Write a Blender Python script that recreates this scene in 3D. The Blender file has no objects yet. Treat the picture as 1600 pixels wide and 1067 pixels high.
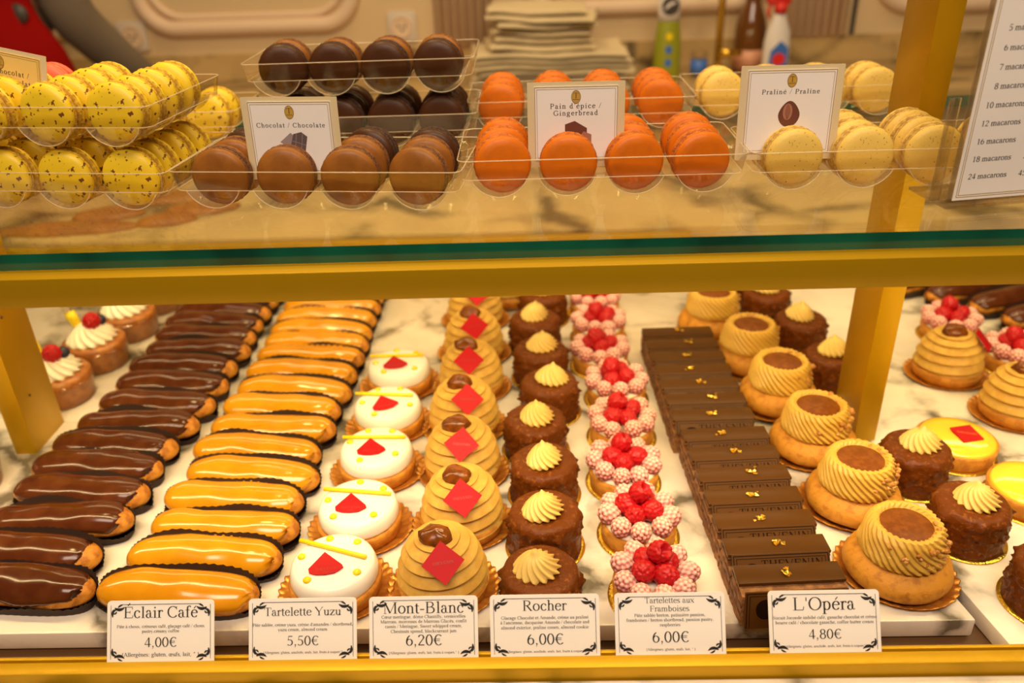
import bpy, bmesh, math, random
from mathutils import Vector, Matrix, noise
import numpy as np

random.seed(7)
PI = math.pi
R = math.radians
scene = bpy.context.scene
COL = scene.collection

# ------------------------------------------------------------------ camera, world, lights (cm -> m)
S = 0.01
cam_d = bpy.data.cameras.new('camera')
cam = bpy.data.objects.new('camera', cam_d)
COL.objects.link(cam)
scene.camera = cam
th, yaw, roll = R(28.2), R(1.6), R(2.06)
fw = Vector((-math.sin(yaw) * math.cos(th), math.cos(yaw) * math.cos(th), -math.sin(th)))
r0 = fw.cross(Vector((0, 0, 1))).normalized()
u0 = r0.cross(fw)
cr, sr = math.cos(roll), math.sin(roll)
rt, up = r0 * cr - u0 * sr, r0 * sr + u0 * cr
M = Matrix((rt, up, -fw)).transposed().to_4x4()
M.translation = Vector((0, 0, 50 * S))
cam.matrix_world = M
cam_d.sensor_width = 36
cam_d.lens = 1300 / 1600 * 36
cam_d.clip_start = 0.02
cam_d.dof.use_dof = True
cam_d.dof.focus_distance = 0.645
cam_d.dof.aperture_fstop = 4.5

w = bpy.data.worlds.new('world')
scene.world = w
w.use_nodes = True
w.node_tree.nodes['Background'].inputs[0].default_value = (1.0, 0.70, 0.38, 1)
w.node_tree.nodes['Background'].inputs[1].default_value = 0.05

scene.view_settings.view_transform = 'Standard'
scene.view_settings.look = 'None'
scene.view_settings.gamma = 1
scene.view_settings.use_curve_mapping = False
scene.view_settings.exposure = 0.0


def area(name, loc, target, sx, sy, power, color):
    d = bpy.data.lights.new(name, 'AREA')
    d.shape = 'RECTANGLE'
    d.size, d.size_y = sx * S, sy * S
    d.energy = power
    d.color = color
    o = bpy.data.objects.new(name, d)
    COL.objects.link(o)
    o.location = Vector(loc) * S
    o.rotation_euler = (Vector(target) - Vector(loc)).to_track_quat('-Z', 'Y').to_euler()
    return o


WARM = (1.0, 0.74, 0.35)
area('rail_led_strip', (0, 53.6, 25.6), (0, 74, 0), 150, 1.2, 4.9, WARM)
area('rear_led_strip', (0, 92, 27.5), (0, 86, 0), 150, 1.2, 1.2, WARM)
area('ceiling_lamp', (-48, 84, 165), (-40, 72, 20), 26, 26, 9.0, (1.0, 0.72, 0.30))
area('ceiling_lamp', (38, 84, 165), (26, 74, 20), 26, 26, 8.0, (1.0, 0.72, 0.30))
area('shop_ceiling_light', (0, -60, 190), (0, 55, 5), 180, 60, 44.0, (1.0, 0.78, 0.60))
area('back_ceiling_light', (0, 160, 200), (0, 240, 10), 220, 40, 15.0, (1.0, 0.74, 0.42))

# ------------------------------------------------------------------ materials
MATS = {}


def mat(name, c, rough=.5, metal=0, c2=None, ns=1.0, lo=.4, hi=.6, det=3, bump=0, bs=4.0, coat=0, sss=0, spec=.5, vor=False, c3=None):
    m = bpy.data.materials.new(name)
    m.use_nodes = True
    nt = m.node_tree
    b = nt.nodes['Principled BSDF']
    b.inputs['Base Color'].default_value = (*c, 1)
    b.inputs['Roughness'].default_value = rough
    b.inputs['Metallic'].default_value = metal
    b.inputs['Coat Weight'].default_value = coat
    b.inputs['Coat Roughness'].default_value = .12
    b.inputs['Specular IOR Level'].default_value = spec
    if sss:
        b.inputs['Subsurface Weight'].default_value = sss
        b.inputs['Subsurface Radius'].default_value = (.004, .002, .001)
    tc = nt.nodes.new('ShaderNodeTexCoord')
    if c2 is not None:
        if vor:
            n = nt.nodes.new('ShaderNodeTexVoronoi')
            n.inputs['Scale'].default_value = ns * 100
            out = n.outputs['Distance']
            w_ = nt.nodes.new('ShaderNodeTexNoise')
            w_.inputs['Scale'].default_value = ns * 60
            nt.links.new(tc.outputs['Object'], w_.inputs['Vector'])
            ad = nt.nodes.new('ShaderNodeMath')
            ad.operation = 'MULTIPLY_ADD'
            ad.inputs[1].default_value = .35
            nt.links.new(w_.outputs['Fac'], ad.inputs[0])
            nt.links.new(out, ad.inputs[2])
            out = ad.outputs[0]
        else:
            n = nt.nodes.new('ShaderNodeTexNoise')
            n.inputs['Scale'].default_value = ns * 100
            n.inputs['Detail'].default_value = det
            out = n.outputs['Fac']
        nt.links.new(tc.outputs['Object'], n.inputs['Vector'])
        cr = nt.nodes.new('ShaderNodeValToRGB')
        cr.color_ramp.elements[0].position = lo
        cr.color_ramp.elements[1].position = hi
        cr.color_ramp.elements[0].color = (*c, 1)
        cr.color_ramp.elements[1].color = (*c2, 1)
        if c3:
            e = cr.color_ramp.elements.new((lo + hi) / 2)
            e.color = (*c3, 1)
        nt.links.new(out, cr.inputs[0])
        nt.links.new(cr.outputs[0], b.inputs['Base Color'])
    if bump:
        n2 = nt.nodes.new('ShaderNodeTexNoise')
        n2.inputs['Scale'].default_value = bs * 100
        n2.inputs['Detail'].default_value = 3
        nt.links.new(tc.outputs['Object'], n2.inputs['Vector'])
        bp = nt.nodes.new('ShaderNodeBump')
        bp.inputs['Strength'].default_value = bump
        bp.inputs['Distance'].default_value = .002
        nt.links.new(n2.outputs['Fac'], bp.inputs['Height'])
        nt.links.new(bp.outputs[0], b.inputs['Normal'])
    MATS[name] = m
    return m


def sugar(name, c, c2):
    """red fruit dusted with sugar on its high points"""
    m = mat(name, c, .6)
    nt = m.node_tree
    g = nt.nodes.new('ShaderNodeNewGeometry')
    cr_ = nt.nodes.new('ShaderNodeValToRGB')
    cr_.color_ramp.elements[0].position = .47
    cr_.color_ramp.elements[1].position = .60
    cr_.color_ramp.elements[0].color = (*c, 1)
    cr_.color_ramp.elements[1].color = (*c2, 1)
    sx = nt.nodes.new('ShaderNodeSeparateXYZ')
    nt.links.new(g.outputs['Normal'], sx.inputs[0])
    ma = nt.nodes.new('ShaderNodeMath')
    ma.operation = 'MULTIPLY_ADD'
    ma.inputs[1].default_value = .055
    nt.links.new(sx.outputs['Z'], ma.inputs[0])
    nt.links.new(g.outputs['Pointiness'], ma.inputs[2])
    nt.links.new(ma.outputs[0], cr_.inputs[0])
    nt.links.new(cr_.outputs[0], nt.nodes['Principled BSDF'].inputs['Base Color'])
    return m


def clear(name, tint, gloss=.25, rough=.05, base=.03):
    """thin clear plastic or glass: straight-through transparency plus a fresnel gloss"""
    m = bpy.data.materials.new(name)
    m.use_nodes = True
    nt = m.node_tree
    nt.nodes.remove(nt.nodes['Principled BSDF'])
    out = nt.nodes['Material Output']
    t = nt.nodes.new('ShaderNodeBsdfTransparent')
    t.inputs[0].default_value = (*tint, 1)
    g = nt.nodes.new('ShaderNodeBsdfGlossy')
    g.inputs['Roughness'].default_value = rough
    g.inputs['Color'].default_value = (1, 1, 1, 1)
    lw = nt.nodes.new('ShaderNodeLayerWeight')
    lw.inputs['Blend'].default_value = .35
    ma = nt.nodes.new('ShaderNodeMath')
    ma.operation = 'MULTIPLY_ADD'
    ma.inputs[1].default_value = gloss
    ma.inputs[2].default_value = base
    nt.links.new(lw.outputs['Fresnel'], ma.inputs[0])
    mx = nt.nodes.new('ShaderNodeMixShader')
    nt.links.new(ma.outputs[0], mx.inputs[0])
    nt.links.new(t.outputs[0], mx.inputs[1])
    nt.links.new(g.outputs[0], mx.inputs[2])
    nt.links.new(mx.outputs[0], out.inputs['Surface'])
    MATS[name] = m
    return m


def marble(name, base, vein, rough=.22, scale=7.5, seed=0.0):
    m = bpy.data.materials.new(name)
    m.use_nodes = True
    nt = m.node_tree
    b = nt.nodes['Principled BSDF']
    b.inputs['Roughness'].default_value = rough
    tc = nt.nodes.new('ShaderNodeTexCoord')
    mp = nt.nodes.new('ShaderNodeMapping')
    mp.inputs['Location'].default_value = (seed, seed * .7, 0)
    mp.inputs['Rotation'].default_value = (0, 0, .5)
    nt.links.new(tc.outputs['Object'], mp.inputs['Vector'])
    warp = nt.nodes.new('ShaderNodeTexNoise')
    warp.inputs['Scale'].default_value = scale
    warp.inputs['Detail'].default_value = 6
    nt.links.new(mp.outputs[0], warp.inputs['Vector'])
    vm = nt.nodes.new('ShaderNodeVectorMath')
    vm.operation = 'MULTIPLY_ADD'
    vm.inputs[1].default_value = (.16, .16, .16)
    nt.links.new(warp.outputs['Color'], vm.inputs[0])
    nt.links.new(mp.outputs[0], vm.inputs[2])
    v = nt.nodes.new('ShaderNodeTexVoronoi')
    v.feature = 'DISTANCE_TO_EDGE'
    v.inputs['Scale'].default_value = scale * 1.15
    nt.links.new(vm.outputs[0], v.inputs['Vector'])
    r1 = nt.nodes.new('ShaderNodeValToRGB')
    r1.color_ramp.elements[0].position = 0.0
    r1.color_ramp.elements[1].position = .12
    r1.color_ramp.elements[0].color = (1, 1, 1, 1)
    r1.color_ramp.elements[1].color = (0, 0, 0, 1)
    nt.links.new(v.outputs['Distance'], r1.inputs[0])
    n2 = nt.nodes.new('ShaderNodeTexNoise')
    n2.inputs['Scale'].default_value = scale * 1.6
    n2.inputs['Detail'].default_value = 5
    nt.links.new(vm.outputs[0], n2.inputs['Vector'])
    r2 = nt.nodes.new('ShaderNodeValToRGB')
    r2.color_ramp.elements[0].position = .40
    r2.color_ramp.elements[1].position = .60
    nt.links.new(n2.outputs['Fac'], r2.inputs[0])
    mu = nt.nodes.new('ShaderNodeMath')
    mu.operation = 'MULTIPLY'
    nt.links.new(r1.outputs[0], mu.inputs[0])
    nt.links.new(r2.outputs[0], mu.inputs[1])
    mm = nt.nodes.new('ShaderNodeMath')
    mm.operation = 'MULTIPLY_ADD'
    mm.inputs[1].default_value = .17
    nt.links.new(r2.outputs[0], mm.inputs[0])
    nt.links.new(mu.outputs[0], mm.inputs[2])
    mc = nt.nodes.new('ShaderNodeMixRGB')
    mc.inputs[1].default_value = (*base, 1)
    mc.inputs[2].default_value = (*vein, 1)
    mm.use_clamp = True
    nt.links.new(mm.outputs[0], mc.inputs[0])
    nt.links.new(mc.outputs[0], b.inputs['Base Color'])
    MATS[name] = m
    return m


marble('marble', (.80, .72, .60), (.15, .125, .085))
marble('marble_back', (.58, .40, .17), (.13, .09, .04), scale=4.0, seed=3.1)
mat('gold', (.53, .305, .002), .40, .45, bump=.03, bs=.6)
mat('gold_card', (.85, .55, .06), .25, .9, bump=.35, bs=3)
mat('doily', (.42, .15, .018), .28, .55, c2=(.60, .26, .035), ns=.9, bump=.25, bs=2)
mat('dark_base', (.10, .045, .012), .5)
mat('choux', (.60, .25, .018), .6, c2=(.36, .11, .005), ns=1.1, lo=.42, hi=.62, bump=.8, bs=1.6)
mat('choc_glaze', (.070, .016, .004), .17, spec=.3, coat=.25, c2=(.10, .026, .007), ns=.5, bump=.05, bs=.8)
mat('coffee_glaze', (.60, .245, .004), .18, coat=.4, c2=(.66, .28, .006), ns=.4, bump=.05, bs=.8)
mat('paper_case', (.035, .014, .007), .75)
mat('crust', (.60, .25, .02), .65, c2=(.46, .165, .01), ns=1.2, bump=.5, bs=3)
mat('white_glaze', (.90, .87, .78), .25, sss=.2)
mat('yellow_gel', (.90, .68, .01), .25)
mat('red_choc', (.44, .003, .007), .5, spec=.2)
mat('red_choc_text', (.36, .02, .01), .4)
mat('gold_text', (.75, .25, .04), .4)
mat('chestnut_cream', (.64, .39, .075), .5, spec=.3, c2=(.57, .32, .055), ns=1.0, bump=.25, bs=2.5, sss=.1)
mat('chestnut', (.22, .060, .005), .18, spec=.4, c2=(.13, .032, .004), ns=1)
mat('rocher_choc', (.125, .030, .003), .34, spec=.16, bump=.8, bs=1.9, c2=(.26, .085, .016), ns=2.6, lo=.58, hi=.70)
mat('nut', (.40, .15, .02), .45, c2=(.60, .30, .06), ns=1.5)
mat('praline_cream', (.76, .54, .15), .45, sss=.15)
mat('coffee_cream', (.64, .38, .055), .45, bump=.12, bs=3, sss=.1)
mat('whipped_cream', (.92, .86, .68), .4, sss=.25)
mat('raspberry', (.46, .006, .010), .32, spec=.35)
sugar('sugared_raspberry', (.42, .025, .025), (.86, .58, .50))
mat('sponge', (.19, .075, .022), .75, c2=(.33, .15, .045), ns=1.6, bump=.6, bs=3)
mat('opera_glaze', (.080, .031, .006), .30, spec=.16)
mat('opera_plaque', (.100, .041, .008), .4, spec=.12)
mat('opera_print', (.014, .005, .002), .6, spec=.1)
mat('ganache_layer', (.07, .022, .008), .5, bump=.4, bs=3)
mat('gold_leaf', (.95, .66, .10), .22, .9)
mat('caramel', (.16, .042, .004), .45, spec=.2, c2=(.22, .065, .009), ns=2, bump=.1, bs=3)
mat('craquelin', (.58, .25, .018), .65, c2=(.38, .13, .006), ns=1.4, lo=.5, hi=.72, bump=.45, bs=2.4)
mat('lemon', (.90, .62, .04), .10, coat=.6)
mat('baba', (.46, .17, .025), .4, c2=(.33, .10, .013), ns=1, bump=.35, bs=2, coat=.2)
mat('blueberry', (.02, .02, .05), .4)
mat('mac_choc', (.24, .085, .012), .42, spec=.3, c2=(.31, .115, .017), ns=.6, bump=.06, bs=3)
mat('mac_dark', (.060, .019, .005), .42, spec=.3, bump=.06, bs=3)
mat('mac_orange', (.66, .16, .004), .42, spec=.25, c2=(.58, .14, .006), ns=.6, bump=.06, bs=3)
mat('mac_yellow', (.85, .62, .025), .45, bump=.05, bs=3)
mat('mac_speckled', (.84, .60, .02), .45, c2=(.17, .055, .008), ns=2.6, lo=.615, hi=.655, det=2, bump=.05, bs=3)
mat('mac_praline', (.80, .56, .12), .5, c2=(.30, .15, .025), ns=5.5, lo=.66, hi=.70, det=2, bump=.06, bs=3)
mat('mac_red', (.80, .13, .05), .45, bump=.05, bs=3)
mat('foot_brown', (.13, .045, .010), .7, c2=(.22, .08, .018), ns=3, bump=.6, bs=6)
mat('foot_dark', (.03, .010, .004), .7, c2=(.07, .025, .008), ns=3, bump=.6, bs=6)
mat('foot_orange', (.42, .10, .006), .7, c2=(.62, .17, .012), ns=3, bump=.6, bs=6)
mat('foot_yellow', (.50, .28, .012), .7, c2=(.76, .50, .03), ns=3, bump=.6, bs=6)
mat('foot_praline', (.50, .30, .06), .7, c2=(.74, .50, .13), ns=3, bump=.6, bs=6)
mat('logo_gold', (.52, .33, .05), .5)
mat('fill_brown', (.055, .02, .008), .5, bump=.5, bs=5)
mat('fill_orange', (.42, .14, .02), .5)
mat('fill_cream', (.62, .40, .11), .5)
mat('card_paper', (.86, .82, .78), .6, spec=.2)
mat('card_paper_lit', (.86, .60, .17), .5)  # card paper with strong yellow light painted into its colour
mat('card_cream', (.72, .60, .36), .4)
mat('ink', (.012, .010, .010), .6)
mat('gold_line', (.42, .28, .07), .5)
mat('print_brown', (.16, .05, .03), .5)
mat('print_slate', (.13, .09, .09), .5)
mat('print_mauve', (.33, .26, .26), .5)
mat('print_pale', (.40, .17, .11), .5)
mat('wall_paint', (.68, .51, .29), .6)
mat('wall_trim', (.78, .58, .40), .55)
mat('socket_plastic', (.64, .55, .45), .4)
mat('dark_grey', (.05, .04, .035), .5)
mat('cabinet', (.36, .22, .10), .6)
mat('aisle_floor', (.10, .05, .03), .5)
mat('kraft_paper', (.74, .61, .38), .75, bump=.15, bs=.5)
mat('spray_green', (.30, .32, .02), .3)
mat('bottle_amber', (.14, .05, .01), .12, coat=.4)
mat('pink_label', (.66, .32, .20), .5)
mat('white_plastic', (.78, .72, .68), .35)
mat('red_plastic', (.72, .03, .02), .35)
mat('blue_label', (.05, .16, .55), .4)
mat('brass', (.72, .45, .06), .18, .95)
mat('grey_knit', (.20, .16, .12), .85, bump=.4, bs=2)
mat('red_cloth', (.26, .002, .002), .8, spec=.1)
mat('skin', (.56, .27, .17), .5, sss=.15)
mat('hair', (.05, .025, .012), .6)
mat('trousers', (.03, .03, .035), .8)
mat('green_edge', (.004, .13, .075), .12, coat=.6, c2=(.002, .05, .03), ns=.12, lo=.35, hi=.65)
mat('cookie', (.34, .12, .018), .6, c2=(.26, .09, .015), ns=.35, bump=.6, bs=1.2)
mat('plastic_edge', (.80, .66, .45), .15, coat=.5)
clear('clear_plastic', (.97, .94, .88), .42, .08, .05)
m_ = mat('clear_rim_lit', (.95, .82, .58), .12, coat=.6)  # pale cream colour paints in the light reflected along clear plastic edges
m_.node_tree.nodes['Principled BSDF'].inputs['Alpha'].default_value = .36
clear('acrylic', (.96, .92, .86), .5, .04, .08)
clear('shelf_glass', (.95, .97, .93), .45, .02, .012)
clear('sleeve_film', (.80, .66, .36), .5, .10, .10)
clear('cup_film', (.97, .93, .84), .35, .06, .02)

# ------------------------------------------------------------------ mesh helpers (coordinates in cm)


class MB:
    def __init__(self):
        self.v, self.f = [], []

    def add(self, vs, fs):
        o = len(self.v)
        self.v += [tuple(p) for p in vs]
        self.f += [tuple(i + o for i in q) for q in fs]
        return self

    def grid(self, nu, nv, fn, cu=False, cv=False):
        """fn(i,j)->point"""
        vs = [fn(i, j) for i in range(nu) for j in range(nv)]
        fs = []
        for i in range(nu if cu else nu - 1):
            for j in range(nv if cv else nv - 1):
                a, b = i, (i + 1) % nu
                c, d = j, (j + 1) % nv
                fs.append((a * nv + c, b * nv + c, b * nv + d, a * nv + d))
        return self.add(vs, fs)

    def lathe(self, prof, seg=32, fn=None, c=(0, 0, 0)):
        """prof: list of (r, z); fn(r, z, angle, index) -> (r, z)"""
        def pt(i, j):
            a = 2 * PI * j / seg
            r, z = prof[i]
            if fn:
                r, z = fn(r, z, a, i)
            return (c[0] + r * math.cos(a), c[1] + r * math.sin(a), c[2] + z)
        self.grid(len(prof), seg, pt, False, True)
        n0 = len(self.v) - len(prof) * seg
        if prof[0][0] > 1e-4:
            self.f.append(tuple(n0 + seg - 1 - k for k in range(seg)))
        if prof[-1][0] > 1e-4:
            self.f.append(tuple(n0 + (len(prof) - 1) * seg + k for k in range(seg)))
        return self

    def box(self, x0, x1, y0, y1, z0, z1):
        vs = [(x0, y0, z0), (x1, y0, z0), (x1, y1, z0), (x0, y1, z0), (x0, y0, z1), (x1, y0, z1), (x1, y1, z1), (x0, y1, z1)]
        return self.add(vs, [(3, 2, 1, 0), (4, 5, 6, 7), (0, 1, 5, 4), (1, 2, 6, 5), (2, 3, 7, 6), (3, 0, 4, 7)])

    def prism(self, poly, z0, z1):
        n = len(poly)
        vs = [(x, y, z0) for x, y in poly] + [(x, y, z1) for x, y in poly]
        fs = [tuple(range(n - 1, -1, -1)), tuple(range(n, 2 * n))]
        fs += [(i, (i + 1) % n, n + (i + 1) % n, n + i) for i in range(n)]
        return self.add(vs, fs)

    def ell(self, c, r, nu=10, nv=16, fn=None):
        def pt(i, j):
            t = PI * (i + .0) / (nu - 1)
            a = 2 * PI * j / nv
            d = Vector((math.sin(t) * math.cos(a), math.sin(t) * math.sin(a), -math.cos(t)))
            k = fn(d) if fn else 1
            return (c[0] + r[0] * d.x * k, c[1] + r[1] * d.y * k, c[2] + r[2] * d.z * k)
        return self.grid(nu, nv, pt, False, True)

    def tube(self, path, rad, seg=8, cap=True):
        P = [Vector(p) for p in path]
        n = len(P)
        rads = rad if isinstance(rad, (list, tuple)) else [rad] * n
        prev = None
        rings = []
        for i in range(n):
            t = (P[min(i + 1, n - 1)] - P[max(i - 1, 0)]).normalized()
            if prev is None:
                ref = Vector((0, 0, 1)) if abs(t.z) < .9 else Vector((1, 0, 0))
                nx = t.cross(ref).normalized()
            else:
                nx = (prev - t * prev.dot(t)).normalized()
            prev = nx
            ny = t.cross(nx)
            rings.append([P[i] + (nx * math.cos(2 * PI * k / seg) + ny * math.sin(2 * PI * k / seg)) * rads[i] for k in range(seg)])
        self.grid(n, seg, lambda i, j: rings[i][j], False, True)
        if cap:
            n0 = len(self.v) - n * seg
            self.f.append(tuple(n0 + seg - 1 - k for k in range(seg)))
            self.f.append(tuple(n0 + (n - 1) * seg + k for k in range(seg)))
        return self

    def xf(self, M, start=0):
        for i in range(start, len(self.v)):
            self.v[i] = tuple(M @ Vector(self.v[i]))
        return self

    def build(self, name, material, parent=None, smooth=True, bevel=0, loc=(0, 0, 0), rot=(0, 0, 0), solid=0, angle=None):
        me = bpy.data.meshes.new(name)
        me.from_pydata([(x * S, y * S, z * S) for x, y, z in self.v], [], self.f)
        bm = bmesh.new()
        bm.from_mesh(me)
        bmesh.ops.remove_doubles(bm, verts=bm.verts, dist=1e-7)
        bmesh.ops.recalc_face_normals(bm, faces=bm.faces)
        if bevel:
            es = [e for e in bm.edges if len(e.link_faces) == 2 and e.calc_face_angle(0) > .6]
            bmesh.ops.bevel(bm, geom=es, offset=bevel * S, segments=2, affect='EDGES', profile=.5)
        bm.to_mesh(me)
        bm.free()
        me.materials.append(MATS[material])
        if smooth:
            me.shade_smooth()
            if angle or bevel:
                me.set_sharp_from_angle(angle=angle or .7)
        o = bpy.data.objects.new(name, me)
        COL.objects.link(o)
        o.location = Vector(loc) * S
        o.rotation_euler = rot
        if parent:
            o.parent = parent
        if solid:
            md = o.modifiers.new('thickness', 'SOLIDIFY')
            md.thickness = solid * S
        return o


def tag(o, label=None, cat=None, group=None, kind=None):
    if label:
        o['label'] = label
    if cat:
        o['category'] = cat
    if group:
        o['group'] = group
    if kind:
        o['kind'] = kind
    return o


def thing(name, label, cat, loc=(0, 0, 0), rz=0.0, group=None, rot=None):
    o = bpy.data.objects.new(name, None)
    o.empty_display_size = .01
    COL.objects.link(o)
    o.location = Vector(loc) * S
    o.rotation_euler = rot if rot else (0, 0, rz)
    return tag(o, label, cat, group)


def dup(src, loc, rz, label, group=None, scale=None):
    """a copy of a thing with copies of its parts and sub-parts"""
    r = src.copy()
    COL.objects.link(r)
    r.location = Vector(loc) * S
    r.rotation_euler = (0, 0, rz)
    if scale:
        r.scale = (scale,) * 3
    r['label'] = label
    if group:
        r['group'] = group
    for ch in list(src.children):
        c = ch.copy()
        COL.objects.link(c)
        c.parent = r
        for g in ch.children:
            d = g.copy()
            COL.objects.link(d)
            d.parent = c
    return r


USED = set()


def place(src, loc, rz, label, group=None, scale=None):
    """first call moves the prototype itself, later calls copy it"""
    if src.name in USED:
        return dup(src, loc, rz, label, group, scale)
    USED.add(src.name)
    src.location = Vector(loc) * S
    src.rotation_euler = (0, 0, rz)
    if scale:
        src.scale = (scale,) * 3
    return tag(src, label, None, group)


ORD = ['frontmost', 'second', 'third', 'fourth', 'fifth', 'sixth', 'seventh', 'eighth', 'ninth', 'tenth', 'eleventh', 'twelfth',
       'thirteenth', 'fourteenth', 'fifteenth', 'sixteenth', 'seventeenth', 'eighteenth']


def nth(i):
    return 'frontmost' if i == 0 else ORD[i] + ' from front'


def nz(x, y, z, s=1.0):
    return noise.noise(Vector((x * s, y * s, z * s)))


# ------------------------------------------------------------------ serif lettering (own strokes, em units)
TK, TN = .088, .036


def A(cx, cy, rx, ry, a0, a1, k=1):
    return ('a', cx, cy, rx, ry, a0, a1, k)


def L(x0, y0, x1, y1, w=TN):
    return ('l', x0, y0, x1, y1, w)


def D(x, y, r):
    return ('d', x, y, r)


def ST(x, y0, y1, sf='tb', w=TK):
    o = [L(x, y0, x, y1, w)]
    e = w / 2 + .065
    if 'b' in sf:
        o.append(L(x - e, y0 + .012, x + e, y0 + .012, .026))
    if 't' in sf:
        o.append(L(x - e, y1 - .012, x + e, y1 - .012, .026))
    if 'f' in sf:
        o.append(L(x - w / 2 - .075, y1 - .045, x, y1 - .012, .03))
    if 'r' in sf:
        o.append(L(x, y0 + .02, x + w / 2 + .07, y0 + .035, .03))
    return o


def S_(x, y, e=.075):
    return L(x - e, y, x + e, y, .026)


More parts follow.
